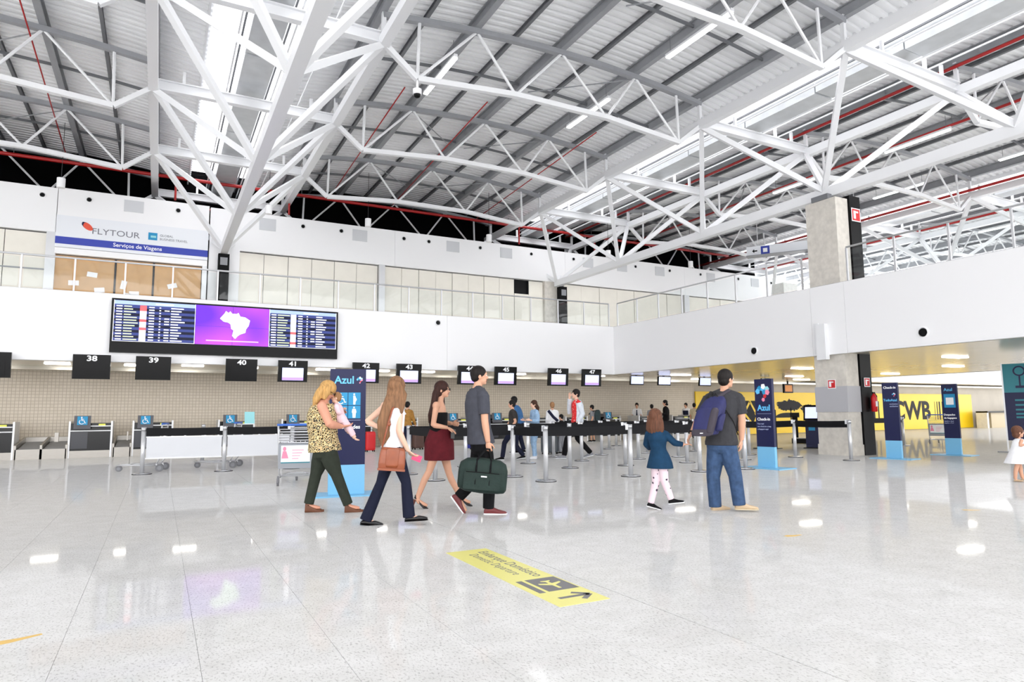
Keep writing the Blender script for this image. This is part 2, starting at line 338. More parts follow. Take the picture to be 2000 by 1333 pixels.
# black surfaces put the darkness behind the upper wall into the colour
MB().bx(-46, 34.7, 30.7, 31, 4.6, 11.75).build('wall_painted_dark', 'painted darkness', label='back wall painted black to stand in for unlit depth above the white wall', kind='structure')
MB().bx(-46, 34.7, 28.4, 30.7, 9.0, 9.05).build('ceiling_painted_dark', 'painted darkness', label='sheet painted black to stand in for the darkness behind the upper wall', kind='structure')
MB().bx(34.4, 34.7, 28.34, 30.7, 4.6, 9.05).build('wall_void_end', 'white paint', label='white end wall of the upper rooms beside the hanging signs', kind='structure')
# concrete column and services chase
cc = thing('column_concrete', 'square concrete column carrying the roof beside the gallery', None, kind='structure')
MB().bx(17.05, 17.6, 12.05, 13.05, ZS, 7.45).build('shaft', 'concrete', cc)
MB().bx(17.05, 17.6, 12.05, 13.05, 0, ZS).build('shaft', 'concrete', cc)
mat('grey cladding', (178, 178, 182), .4)
MB().bx(17.03, 17.64, 12.03, 13.07, 1.22, 1.95).build('cladding_band', 'grey cladding', cc)
MB().bx(17.03, 17.64, 12.03, 13.07, 0, .3).build('plinth', 'concrete', cc)
MB().bx(17.62, 18.1, 12.0, 12.75, 0, ZS).build('services_chase', 'black', cc)
MB().bx(17.62, 18.1, 12.0, 12.75, ZF-.2, 7.55).build('services_chase', 'black', cc)
MB().bx(17.0, 17.7, 12.25, 12.8, 7.45, 7.6).build('bearing_plate', 'dark grey steel', cc)
MB().bx(XF-.16, XF, 12.42, 12.72, 2.72, 3.75).build('cable_cover', 'white steel', cc)
MB().bx(XF-.02, XF, 12.72, 12.88, 2.9, 3.8).build('cable_cover', 'white steel', cc)
# far posts carrying the trusses at the back wall
for x, lb in [(1.98, 'black clad steel post under the truss beside the travel agency sign'), (17.62, 'black clad steel post under the truss by the beige shutters')]:
    p = thing('steel_post', lb, 'post', (x, 27.75, 4.6), group='posts at the upper wall')
    MB().bx(-.2, .2, -.15, .15, 0, 2.95).build('cladding', 'matt black', p)
    MB().bx(-.13, .13, -.17, -.15, 2.5, 2.8).build('service_box', 'mid grey', p)
    MB().tube((0, 0, 2.95), (0, 0, 3.05), .1, .08, 10).build('bearing', 'dark grey steel', p)
# ---------------------------------------------------------------- roof
CB = 9.65; CP = 15.35
def zarch(u): return 11.45-.0137*u*u
YN = [30.15-5.05*k for k in range(7)]
def sheet(cx, y0, y1):
    mb = MB(); us = np.linspace(-6.45, 6.45, 15); pr = [(0, 0), (.11, 0), (.13, .065), (.23, .065)]; pitch = .25
    rows = []; y = y0
    while y < y1:
        for dy, dz in pr: rows.append((y+dy, dz))
        y += pitch
    vs = [(cx+u, yy, zarch(u)+.36+dz) for yy, dz in rows for u in us]; n = len(us)
    fs = [(i*n+j, i*n+j+1, (i+1)*n+j+1, (i+1)*n+j) for i in range(len(rows)-1) for j in range(n-1)]
    return mb.add(vs, fs)
YR = -13.0      # the hall is open (glazed front) behind the camera
BN = {-1: 'left', 0: 'central', 1: 'right', 2: 'far', 3: 'farthest'}
BD = {-2: 'over the unseen left bay added to cut side glare', -1: 'over the left roof bay', 0: 'over the wide central roof bay', 1: 'over the roof bay beyond the concrete column', 2: 'over the second roof bay past the concrete column', 3: 'over the farthest roof bay'}  # the outermost left bay is unseen, added to cut side glare
BS = {-1: 'left roof bay', 0: 'central roof bay', 1: 'bay beyond the concrete column', 2: 'second bay past the column', 3: 'farthest roof bay'}
for n in range(-2, 4):
    cx = CB+CP*n
    c = thing('ceiling_vault' if n else 'ceiling', 'shallow arched corrugated metal roof %s' % BD[n], None, kind='structure')
    sheet(cx, YR, 35.2).build('corrugated_sheet', 'roof sheet', c)
    for u in (-5.2, -2.65, 0, 2.6, 5.2): MB().ibeam((cx+u, YR, zarch(u)+.19), (cx+u, 35, zarch(u)+.19), .17, .32, .025).build('purlin', 'grey steel', c)
    for u in (-3.95, -1.32, 1.32, 3.95): MB().ibeam((cx+u, YR, zarch(u)+.29), (cx+u, 35, zarch(u)+.29), .09, .13, .015).build('purlin', 'dark grey steel', c)
    for k in range(6):
        y = YN[k]-2.52; us = np.linspace(-5.2, 5.2, 9); mb = MB()
        for a, b in zip(us[:-1], us[1:]): mb.beam((cx+a, y, zarch(a)+.20), (cx+b, y, zarch(b)+.20), .05, .08)
        mb.build('sag_rod', 'dark grey steel', c)
for n in range(-1, 4):        # skylight strips above the triangular trusses
    cx = 1.97+CP*n; s = thing('window_%d' % (n+3), 'long skylight strips and duct above %s' % ['the flight board truss', 'the truss on the concrete column', 'the second truss past the concrete column', 'the farthest truss', 'the left hall edge'][n], None, kind='structure')
    zg = 11.36
    for a, b in [(-1.27, .0), (.02, 1.3)]:
        for k in range(-4, 9): MB().bx(cx+a, cx+b, -2+4*k+.02, 2+4*k-.02, zg, zg+.02).build('pane', 'skylight glass', s)
    MB().bx(cx-.02, cx+.04, YR, 34, zg-.06, zg+.06).build('ridge_bar', 'white steel', s)
    for k in range(12): MB().bx(cx-.38, cx+.40, 34-2.7*(k+1)+.02, 34-2.7*k-.02, zg-.62-.03*(k % 2), zg-.3).build('duct_segment', 'duct', s)
    for a in (-1.33, 1.3): MB().bx(cx+a, cx+a+.05, YR, 34, zg-.25, zg+.1).build('curb', 'white steel', s)
    for a in (-.52, .50): MB().bx(cx+a, cx+a+.05, -3, 34, zg-.32, zg-.26).build('gutter', 'dark grey steel', s)
    for a in (-.62, .62, 1.42): MB().tube((cx+a, -3, zg-.55), (cx+a, 34, zg-.55), .025, n=6).build('conduit', 'white steel', s)
# triangular trusses
ZB, ZU, HW = 7.7, 10.32, 2.5
TD = ['white triangular roof truss over the flight information board', 'white triangular roof truss resting on the concrete column', 'white triangular roof truss one bay past the concrete column', 'white triangular roof truss two bays past the concrete column']
for n in range(4):
    cx = 1.97+CP*n; t = thing('roof_truss', TD[n], 'truss', (cx, 27.7, 0), group='triangular roof trusses')
    Y0 = 27.7; yb = [27.7-5.05*k for k in range(6)]
    MB().beam((0, 0.1, ZB), (0, -31, ZB), .26, .30).build('bottom_chord', 'white steel', t)
    for sx in (-1, 1): MB().beam((sx*HW, 6, ZU), (sx*HW, -31, ZU), .24, .26).build('top_chord', 'white steel' if sx > 0 else 'white steel', t)
    for y in YN:
        MB().ibeam((-HW, y-Y0, ZU+.10), (HW, y-Y0, ZU+.10), .2, .3, .03).build('cross_beam', 'white steel', t)
        for u in (-1.75, -.95, .95, 1.75):
            MB().bx(u-.04, u+.04, y-Y0-.04, y-Y0+.04, ZU+.25, ZU+.62).build('stub_post', 'white steel', t)
        for sx in (-1, 1): MB().bx(sx*HW-.05, sx*HW+.05, y-Y0-.05, y-Y0+.05, ZU+.1, 11.2).build('stub_post', 'white steel', t)
    for b in yb:
        for y in (b+2.45, b-2.6):
            for sx in (-1, 1):
                MB().beam((sx*.04, b-Y0, ZB+.08), (sx*(HW-.05), y-Y0, ZU-.05), .15, .15).build('diagonal', 'white steel', t)
# arched lattice trusses
lowU = [-4.3, -1.5, 1.5, 4.25]; lowZ = [9.6, 9.82, 9.82, 9.58]; topU = [-5.2, -2.65, 0, 2.6, 5.2]
proto = None
YD = ['behind the upper wall', 'just before the upper wall', 'second out from the upper wall', 'third out from the upper wall', 'fourth out from the upper wall', 'fifth out from the upper wall', 'nearest overhead']
for n in range(-1, 4):
    for k, y in enumerate(YN):
        lb = 'arched lattice truss in the %s, %s' % (BS[n], YD[k])
        if proto is None:
            proto = t = thing('arch_truss', lb, 'truss', (CB+CP*n, y, 0), group='arched lattice roof trusses')
            mb = MB(); us = np.linspace(-5.2, 5.2, 13)
            for a, b in zip(us[:-1], us[1:]): mb.beam((a, 0, zarch(a)-.04), (b, 0, zarch(b)-.04), .16, .14)
            mb.build('top_chord', 'grey steel', t)
            mb = MB()
            for i in range(3): mb.beam((lowU[i], 0, lowZ[i]), (lowU[i+1], 0, lowZ[i+1]), .14, .14)
            mb.build('bottom_chord', 'white steel', t)
            for sx, i in ((-1, 0), (1, 3)):
                MB().beam((sx*(15.35/2-HW)*1.0, 0, ZU), (lowU[i], 0, lowZ[i]), .13, .13, up=(0, 1, 0)).build('end_strut', 'white steel', t)
                MB().tube((lowU[i], 0, lowZ[i]), (lowU[i]-.05*sx, 0, zarch(lowU[i])), .045, n=6).build('hanger', 'white steel', t)
            for i, js in enumerate(((1,), (1, 2), (2, 3), (3,))):
                for j in js: MB().tube((lowU[i], 0, lowZ[i]), (topU[j], 0, zarch(topU[j])-.05), .04, n=6).build('web_bar', 'white steel', t)
            for a, b in ((-2.65, 1), (2.6, 2)):
                MB().tube((a, 0, zarch(a)-.1), (lowU[b]*.2, 2.5, zarch(0)), .02, n=5).build('tie_rod', 'grey steel', t)
        else: copy_tree(proto, (CB+CP*n, y, 0), 0, lb)
# red sprinkler pipes
def pipe(label, pts, r, hang=()):
    p = thing('sprinkler_pipe', label, 'pipe', (0, 0, 0), group='red sprinkler pipes')
    MB().path(pts, r, 8).build('pipe_run', 'red pipe', p, smooth=True)
    for h in hang: MB().tube(h, (h[0], h[1], h[2]+.35), .012, n=5).build('hanger', 'dark grey steel', p)
    return p
p = pipe('thick red sprinkler main crossing the dark gap above the upper wall', [(-25, 28.5, 10.62), (30, 28.5, 10.62)], .07, [(x, 28.5, 10.62) for x in range(-20, 30, 5)])
for x in (-6.2, .2, 4.5, 15.6, 20.2): MB().tube((x, 28.5, 10.62), (x, 28.5, 9.7), .04, n=8).build('drop', 'red pipe', p)
pipe('thinner red sprinkler pipe low in the dark gap behind the upper wall', [(-25, 29.4, 9.75), (33, 29.4, 9.75)], .045)
pipe('red sprinkler pipe along the skylight of the truss on the concrete column', [(19.75, -3, 11.05), (19.75, 34, 11.05)], .05, [(19.75, y, 11.05) for y in range(4, 30, 4)])
pipe('red sprinkler pipe running below the roof bay beyond the concrete column', [(23.4, -3, 10.9), (23.4, 34, 10.9)], .05, [(23.4, y, 10.9) for y in range(4, 30, 4)])
pipe('red sprinkler pipe at the far edge of the roof bay past the concrete column', [(29.6, -3, 10.4), (29.6, 34, 10.4)], .06)
pipe('red sprinkler pipe beside the second truss past the concrete column', [(35.2, -3, 10.7), (35.2, 34, 10.7)], .06)
for x, lb in [(-3.4, 'short red sprinkler branch rising under the left roof bay'), (6.2, 'thin red sprinkler branch under the central roof bay near the flight board truss'), (9.0, 'thin red sprinkler branch under the middle of the central roof bay'), (13.3, 'thin red sprinkler branch under the central roof bay near the concrete column truss')]:
    pipe(lb, [(x, 18.5, zarch(x-CB if x > 0 else x+5.7)-.1), (x, 28.6, 10.75)], .02)
# linear lights under the roof
LR = [(6.5, 16.4), (11.5, 16.45), (11.5, 11.6), (6.5, 11.3), (11.5, 6.6), (6.5, 6.3), (23, 18), (27.6, 16.5), (23, 13), (27.6, 11.5), (23, 8), (27.6, 6.5), (38, 17.5), (43, 17.5), (38, 12.6), (43, 12.6), (-3.3, 13.5)]
ld = ['above the man with the green bag', 'above the red shirted traveller', 'above the man with the backpack', 'at the top edge of the central bay', 'high over the decal side of the hall', 'high above the camera']
def lin_light(x, y, lb):
    o = thing('linear_light', lb, 'light', (x, y, 0), group='linear ceiling lights')
    MB().bx(-.05, .05, -1.15, 1.15, 10.62, 10.7).build('housing', 'white steel', o)
    MB().bx(-.06, .06, -1.12, 1.12, 10.58, 10.62).build('diffuser', 'lamp white', o)
    for yy in (-1, 1): MB().tube((0, yy, 10.7), (0, yy, 11.15), .008, n=5).build('wire', 'dark grey steel', o)
for i, (x, y) in enumerate(LR):
    side = 'left roof bay' if x < 0 else 'central roof bay' if x < 15 else 'bay beyond the column' if x < 30 else 'second bay past the column'
    col = '' if x < 0 else ('left row' if (x < 10 or x == 23 or x == 38) else 'right row')
    dist = 'far' if y > 16 else 'middle' if y > 10 else 'near'
    lin_light(x, y, 'slim glowing linear light in the %s, %s, %s one' % (side, col, dist) if col else 'slim glowing linear light in the left roof bay')
# white cylinder pendants before the upper wall
for i, x in enumerate([-3.12, 3.25, 6.96, 12.26, 18.57, 23.75]):
    nm = ['over the travel agency sign', 'beside the truss foot near the flight board', 'over the pale shutters right of the flight board', 'over the dark square opening', 'behind the truss near the gallery corner', 'rightmost, left of the hanging direction signs'][i]
    o = thing('pendant_speaker', 'white cylinder hung on a thin wire %s' % nm, 'speaker', (x, 25.1, 8.62), group='white cylinder pendants')
    MB().tube((0, 0, 0), (0, 0, .32), .12, n=16).build('body', 'white paint', o, smooth=False)
    MB().tube((0, 0, .32), (0, 0, 2.2), .01, n=5).build('wire', 'dark grey', o)
# camera dome by the truss
o = thing('dome_camera', 'white dome security camera hung under the arched truss end', 'camera', (5.35, 15, 9.15), group=None)
MB().tube((0, 0, .18), (0, 0, .42), .03, n=8).build('stem', 'white paint', o); MB().tube((0, 0, .04), (0, 0, .18), .11, n=14).build('housing', 'white paint', o); MB().ell((0, 0, .04), (.09, 0, 0), (0, .09, 0), (0, 0, .09)).build('dome', 'black', o, smooth=True)
# ---------------------------------------------------------------- glass railing
def railing(name, label, p, q, n, skip=()):
    p = np.asarray(p, float); q = np.asarray(q, float); d = (q-p)/n; e = nrm(d); nn = V(-e[1], e[0], 0)
    r = thing(name, label, 'railing', p, group='gallery railings')
    for k in range(n+1):
        a = d*k; MB().beam(a, a+V(0, 0, .98), .045, .045).build('post', 'aluminium', r)
    MB().tube((0, 0, 1.0), q-p+V(0, 0, 1.0), .028, n=8).build('handrail', 'aluminium', r, smooth=True)
    for k in range(n):
        a = d*k+e*.06; b = d*(k+1)-e*.06
        MB().obx((a+b)/2+V(0, 0, .5), (b-a)/2, nn*.006, V(0, 0, .42)).build('glass_panel', 'clear glass', r)
    return r
railing('glass_railing', 'glass railing with steel posts along the back gallery', (-21.5, 22.78, ZF), (16.8, 22.78, ZF), 30)
railing('glass_railing', 'glass railing on the side gallery left of the concrete column', (17.05, 22.5, ZF), (17.05, 13.3, ZF), 7)
railing('glass_railing', 'glass railing on the side gallery right of the concrete column', (17.05, 11.8, ZF), (17.05, -2, ZF), 10)
MB().bx(-30, XF+.3, YF-.003, YF+.3, ZF, ZF+.006).build('trim_1', 'grey steel', label='thin grey edge strip on the back fascia', kind='structure')
MB().bx(XF-.003, XF+.3, -10, YF+.3, ZF, ZF+.006).build('trim_2', 'grey steel', label='thin grey edge strip on the side fascia', kind='structure')
# ================================================================== signs, screens, counters
# upper left travel agency front
ag = thing('agency_sign', 'white travel agency sign with red oval logo and blue band on the upper wall', 'sign', (-1.06, 27.9, 0))
MB().bx(-2.46, 2.47, 0, .3, 8.45, 9.46).build('header_panel', 'white paint', ag)
MB().bx(-2.46, 2.47, -.06, .3, 7.28, 8.44).build('sign_panel', 'sign white', ag)
MB().bx(-2.46, 2.47, -.072, -.06, 7.4, 7.66).build('blue_band', 'blue band', ag)
text('band_lettering', 'Serviços de Viagens', .2, 'white print', ag, (.1, -.075, 7.53), bold=.002)
text('logo_lettering', 'FLYTOUR', .31, 'grey print', ag, (-.62, -.064, 7.96), sx=1.15)
mb = MB(); mb.prism([(.2*math.cos(t)*.78-.105*math.sin(t)*-.62, .2*math.cos(t)*-.62+.105*math.sin(t)*.78) for t in np.linspace(0, 2*math.pi, 24, False)], (-1.52, -.062, 8.12), (1, 0, 0), (0, 0, 1), (0, -.01, 0)); mb.build('logo_oval', 'orange red', ag)
mb = MB(); mb.prism([(-.15, .16), (-.05, .15), (-.11, .12), (-.13, .04), (-.12, -.02), (-.17, .05), (-.175, .11)], (-1.52, -.066, 8.11), (1, 0, 0), (0, 0, 1), (0, -.01, 0)); mb.build('logo_shadow', 'blue navy', ag)
MB().bx(.42, .72, -.068, -.06, 7.86, 8.14).build('logo_square', 'cyan blue', ag)
MB().bx(.5, .68, -.07, -.066, 7.95, 8.03).build('logo_letters', 'pale teal', ag)
text('logo_lettering', 'GLOBAL', .12, 'grey print', ag, (.8, -.064, 8.06), align='LEFT'); text('logo_lettering', 'BUSINESS TRAVEL', .12, 'grey print', ag, (.8, -.064, 7.92), align='LEFT')
MB().bx(-2.46, 2.47, -.02, .3, 7.05, 7.27).build('lower_panel', 'white paint', ag)
nozzle(ag, (-1.52, 0, 9.13), (0, -1, 0), .085); nozzle(ag, (1.38, 0, 9.13), (0, -1, 0), .085)
MB().bx(-.42, .22, -.025, 0, 8.86, 9.3).build('vent_grille', 'vent grey', ag)
MB().bx(2.3, 2.47, -.01, .28, 4.6, 7.05).build('pier', 'aluminium', ag)
pf = thing('papered_window', 'shop windows covered in brown paper below the travel agency sign', 'window', (-1.06, 28.05, 4.6))
for a, b in ((-2.44, -.62), (-.55, .62), (.69, 2.28)): MB().bx(a, b, 0, .03, 0, 2.42).build('brown_paper_sheet', 'brown paper', pf)
for a in (-.61, .63): MB().bx(a, a+.05, -.02, .05, 0, 2.42).build('gap_strip', 'dark grey', pf)
for x, z, r in ((-1.85, 1.45, .05), (-1.3, 1.8, -.1), (-1.05, 1.25, .12), (-.3, 1.5, 1.4), (.05, 1.2, .05), (-.2, 1.05, 1.35), (.0, .9, .0), (1.3, 1.6, .3)):
    c, s = math.cos(r), math.sin(r); MB().obx((x, -.006, z), (.16*c, 0, .16*s), (0, .004, 0), (-.09*s, 0, .09*c)).build('paper_note', 'white print', pf)
# flight information board
S0 = at(220, 583, 1, 22.45)
fb_ = thing('flight_board', 'wide black flight information board with purple map screen on the white fascia', 'board', (1.94, 22.58, 3.93))
MB().bx(-3.3, 3.3, -.14, 0, -.80, .80).build('housing', 'black', fb_)
def emis(name, rgb, k=1.): return mat(name, rgb, .4, emit=k, spec=.2)
emis('screen navy', (28, 34, 78), .8); emis('screen row dark', (14, 18, 44), .6); emis('screen row light', (52, 62, 120), .8); emis('screen header', (150, 170, 225), .9)
emis('screen white', (240, 242, 250), .9); emis('screen green', (196, 208, 172), .7); emis('screen red', (238, 92, 96), .9); emis('screen mint', (222, 250, 232), .95); emis('screen pinkish', (235, 170, 240), .9); emis('screen lilac', (150, 130, 215), .9)
def purple():
    M = bpy.data.materials.new('screen purple'); M.use_nodes = True; nt = M.node_tree; b = nt.nodes['Principled BSDF']
    tc = nt.nodes.new('ShaderNodeTexCoord'); n = nt.nodes.new('ShaderNodeTexNoise'); n.inputs['Scale'].default_value = .9; n.inputs['Detail'].default_value = 0
    r = nt.nodes.new('ShaderNodeValToRGB'); r.color_ramp.elements[0].position = .35; r.color_ramp.elements[1].position = .68
    r.color_ramp.elements[0].color = (*lin((92, 22, 215)), 1); r.color_ramp.elements[1].color = (*lin((176, 66, 226)), 1)
    nt.links.new(tc.outputs['Object'], n.inputs['Vector']); nt.links.new(n.outputs['Fac'], r.inputs['Fac'])
    nt.links.new(r.outputs['Color'], b.inputs['Base Color']); nt.links.new(r.outputs['Color'], b.inputs['Emission Color']); b.inputs['Emission Strength'].default_value = .75*KE
    MATS['screen purple'] = M
purple()
BRA = [(-.44, .2), (-.30, .38), (-.26, .46), (-.18, .40), (-.12, .46), (-.06, .38), (.08, .38), (.14, .42), (.2, .30), (.36, .28), (.52, .18), (.48, 0), (.40, -.12), (.38, -.24), (.22, -.30), (.14, -.36), (.06, -.46), (-.04, -.36), (-.02, -.26), (0, -.18), (-.08, -.12), (-.10, .02), (-.18, .08), (-.32, .10)]
Z0, Z1 = -.47, .75
def table(x0, x1, seed, special=None, gate=None):
    rr = random.Random(seed); w = x1-x0
    s = MB().bx(x0, x1, -.148, -.14, Z0, Z1).build('screen', 'screen navy', fb_)
    MB().bx(x0+.01, x1-.01, -.150, -.148, Z1-.12, Z1-.01).build('header_bar', 'screen header', s)
    MB().bx(x0+.5*w, x0+.72*w, -.152, -.150, Z1-.085, Z1-.05).build('header_text', 'screen white', s)
    n = 13; dh = (Z1-.13-Z0-.02)/n
    rw = MB(); tx = MB(); gr = MB(); rd = MB(); wh = MB()
    for i in range(n):
        zc = Z1-.13-dh*(i+.5)
        rw.bx(x0+.01, x1-.01, -.1495, -.148, zc-dh*.47, zc+dh*.47, 0 if i % 2 else 1)
        h = dh*.2
        tx.bx(x0+.03*w, x0+.1*w, -.152, -.15, zc-h, zc+h)
        gr.bx(x0+.12*w, x0+(.2+.1*rr.random())*w, -.152, -.15, zc-h, zc+h)
        wh.bx(x0+.31*w, x0+.39*w, -.1515, -.1495, zc-dh*.5, zc+dh*.5, 1 if (i in (0, 1, 5, 8) if special is None else i in (7, 11)) else 0)
        tx.bx(x0+.42*w, x0+.485*w, -.152, -.15, zc-h, zc+h); tx.bx(x0+.545*w, x0+.565*w, -.152, -.15, zc-h, zc+h)
        if rr.random() < .6: tx.bx(x0+.61*w, x0+.67*w, -.152, -.15, zc-h, zc+h)
        tx.bx(x0+.69*w, x0+(.78+.09*rr.random())*w, -.152, -.15, zc-h, zc+h)
        if special and i == 8: rw.bx(x0+.01, x1-.01, -.1492, -.148, zc-dh*.3, zc+dh*.3, 2)
    rw.build('row_band', ['screen row dark', 'screen row light', 'screen lilac'], s); tx.build('row_text', 'screen white', s, kind='stuff'); gr.build('row_text', 'screen green', s, kind='stuff'); wh.build('status_column', ['screen white', 'screen red'], s)
    fr_ = MB(); fr_.bx(x0, x0+.015, -.153, -.148, Z0, Z1); fr_.bx(x1-.015, x1, -.153, -.148, Z0, Z1); fr_.bx(x0, x1, -.153, -.148, Z0, Z0+.012); fr_.build('screen_border', 'screen white', s)
table(-3.24, -1.07, 1); table(1.09, 3.24, 2, True)
s = MB().bx(-1.06, 1.08, -.148, -.14, Z0, Z1).build('map_screen', 'screen purple', fb_)
MB().prism([(x*.92, y*.95) for x, y in BRA], (.03, -.149, .17), (1, 0, 0), (0, 0, 1), (0, -.004, 0)).build('country_map', 'screen mint', s)
MB().bx(-.75, .78, -.152, -.148, -.36, -.325).build('caption_bar', 'screen pinkish', s)
for x in (.0,): MB().bx(x-.004, x+.004, -.1485, -.148, Z0, Z1).build('screen_joint', 'screen navy', s)
MB().bx(-1.06, 1.08, -.1485, -.148, .1, .106).build('screen_joint', 'screen navy', s)
# numbered counter monitors under the fascia
emis('monitor glow', (205, 214, 255), .95); emis('monitor lilac', (170, 140, 235), .95)
mat('monitor black', (2, 2, 3), .25, spec=.2)
MON = [(37, -4.9, 0), (38, -1.75, 0), (39, -.2, 0), (40, 2.23, 0), (41, 3.78, 1), (42, 6.18, 1), (43, 7.72, 1), (44, 10.05, 1), (45, 11.56, 1), (46, 13.9, 1), (47, 15.5, 1)]
MON[0] = (37, -4.07, 0)
ML = {37: 'black monitor cut by the left picture edge above the counters', 38: 'blank black monitor numbered 38 left of the flight board', 39: 'blank black monitor numbered 39 under the flight board\'s left screen', 40: 'blank black monitor numbered 40 under the flight board\'s map', 41: 'lit monitor numbered 41 under the flight board\'s right screen', 42: 'lit monitor numbered 42 half hidden by the priority totem', 43: 'lit monitor numbered 43 above the long haired woman', 44: 'lit monitor numbered 44 half hidden by the grey shirted man\'s head', 45: 'lit monitor numbered 45 just right of the grey shirted man\'s head', 46: 'lit monitor numbered 46 left of the red shirted man\'s head', 47: 'lit monitor numbered 47, the last numbered one by the gallery corner'}
for num, x, on in MON:
    t = thing('counter_monitor', ML[num], 'monitor', (x, 22.3, 2.33), group='numbered counter monitors')
    # screens lean forward a little
    b = MB(); b.obx((0, 0, .345), (.46, 0, 0), (0, .045, 0), (0, -.03, .345)); b.build('housing', 'monitor black', t)
    MB().obx((0, .17, .58), (.12, 0, 0), (0, .12, 0), (0, 0, .06)).build('bracket', 'dark grey', t)
    if num > 37: text('number', str(num), .21, 'white print', t, (0, -.073, .575), rot=(math.radians(95), 0, 0), bold=.006, sx=1.25)
    q = MB(); q.obx((.0, -.047, .25), (.33, 0, 0), (0, .003, 0), (0, -.0175, .2)); sc_ = q.build('screen', 'monitor glow' if on else 'monitor black', t)
    if on:
        q = MB(); q.obx((.0, -.047+.0095, .10), (.33, 0, 0), (0, .0045, 0), (0, -.0035, .045)); q.build('screen_footer', 'monitor lilac', sc_)
        q = MB()
        for i in range(4): q.obx((-.22+.14*i, -.0575, .36), (.05, 0, 0), (0, .002, 0), (0, -.0017, .02))
        q.build('screen_text', 'screen lilac', sc_)
for i, x in enumerate((18.38, 19.92, 22.36)):
    t = thing('ceiling_monitor', '%s small glowing monitor hung under the low ceiling past monitor 47' % ['first', 'second', 'third'][i], 'monitor', (x, 23.0, 2.45), group='small ceiling monitors')
    MB().obx((0, 0, .2), (.36, 0, 0), (0, .04, 0), (0, -.02, .2)).build('housing', 'monitor black', t)
    MB().obx((0, -.042, .21), (.33, 0, 0), (0, .004, 0), (0, -.0165, .165)).build('screen', 'monitor glow', t)
    MB().bx(-.04, .04, .0, .06, .38, .42).build('mount', 'black', t)
# wheelchair pictogram
def wheelchair(parent, c, k, mt='white print', name='wheelchair_symbol', d=.004):
    mb = MB(); P = lambda x, z: (c[0]+x*k, c[1], c[2]+z*k)
    mb.prism([(.07*math.cos(t), .07*math.sin(t)) for t in np.linspace(0, 2*math.pi, 12, False)], P(-.08, .38), (k, 0, 0), (0, 0, k), (0, -d, 0))
    for a, b, w in (((-.08, .3), (-.06, .02), .09), ((-.06, .02), (.16, .0), .08), ((.16, .02), (.26, -.3), .08), ((-.06, .17), (.14, .17), .06), ((.25, -.28), (.36, -.25), .06)):
        mb.beam(P(*a), P(*b), d*2, w*k, up=(0, 1, 0)) if False else mb.obx((np.add(P(*a), P(*b)))/2+V(0, -d/2, 0), np.subtract(P(*b), P(*a))/2, V(0, d/2, 0), nrm(np.cross(np.subtract(P(*b), P(*a)), (0, 1, 0)))*w*k/2)
    pts = [(-.06+.24*math.cos(t), -.14+.24*math.sin(t)) for t in np.linspace(2.2, 5.6, 14)]
    for a, b in zip(pts[:-1], pts[1:]): mb.obx((np.add(P(*a), P(*b)))/2+V(0, -d/2, 0), np.subtract(P(*b), P(*a))/2*1.1, V(0, d/2, 0), nrm(np.cross(np.subtract(P(*b), P(*a)), (0, 1, 0)))*.035*k)
    return mb.build(name, mt, parent)
# check-in counters
mat('counter black', (7, 7, 9), .2, spec=.35); mat('smoked panel', (44, 46, 54), .25); mat('lime tag', (226, 228, 96), .5)
def counter(x, lb, sign=True, flip=False):
    t = thing('check_in_counter', lb, 'counter', (x, 24.45, 0), group='check-in counters')
    MB().bx(.04, 1.11, .05, .8, .22, 1.06).build('body', 'counter black', t)
    MB().bx(.06, .5, .042, .05, .28, .8).build('front_panel', 'smoked panel', t)
    for a in (0, 1.11): MB().bx(a, a+.05, 0, .82, 0, 1.12).build('side_frame', 'aluminium', t)
    MB().bx(.05, 1.11, .0, .06, .0, .22).build('plinth', 'brushed steel', t)
    MB().bx(.05, 1.11, -.06, .06, .81, .84).build('bag_ledge', 'white steel', t)
    MB().bx(.22, 1.11, -.12, .3, .955, .985).build('counter_top', 'white steel', t)
    MB().bx(.78, .96, -.02, .08, .985, 1.04).build('boarding_tag', 'lime tag', t)
    if sign:
        s = MB().obx((.36, -.13, 1.09), (.22, 0, 0), (0, .015, 0), (0, .03, .2)).build('sign_holder', 'slate', t)
        MB().obx((.36, -.155, 1.14), (.135, 0, 0), (0, .004, 0), (0, .0195, .13)).build('sign_face', 'cyan blue', s)
        wheelchair(s, (.36, -.172, 1.14), .27)
        MB().bx(.28, .44, .1, .4, .9, 1.22).build('screen_back', 'slate', t)
    return t
CX = [(-4.92, 'check-in counter cut by the left picture edge with blue wheelchair sign', 1), (-2.42, 'check-in counter under monitor 38 beside the steel baggage belts', 1), (-.72, 'check-in counter under monitor 39 behind the first queue post', 1), (1.78, 'check-in counter under monitor 40 behind the white banner', 1), (3.82, 'check-in counter under monitor 41 behind the luggage trolley handle', 1), (5.9, 'check-in counter under monitor 42 behind the priority totem', 0), (7.7, 'check-in counter under monitor 43 behind the long haired woman', 1), (9.9, 'check-in counter under monitor 44 beside the red skirt', 1), (11.85, 'check-in counter under monitor 45 right of the man with green bag', 1), (13.9, 'check-in counter under monitor 46 behind the denim jacket traveller', 0), (15.6, 'check-in counter under monitor 47 behind the red shirted traveller', 0), (17.4, 'check-in desk of the tie wearing clerk with blue tablet sign', 1), (19.6, 'check-in desk with grey top under the second small monitor', 0), (21.6, 'check-in desk with grey top under the third small monitor', 0)]
for x, lb, sg in CX: counter(x, lb, sg)
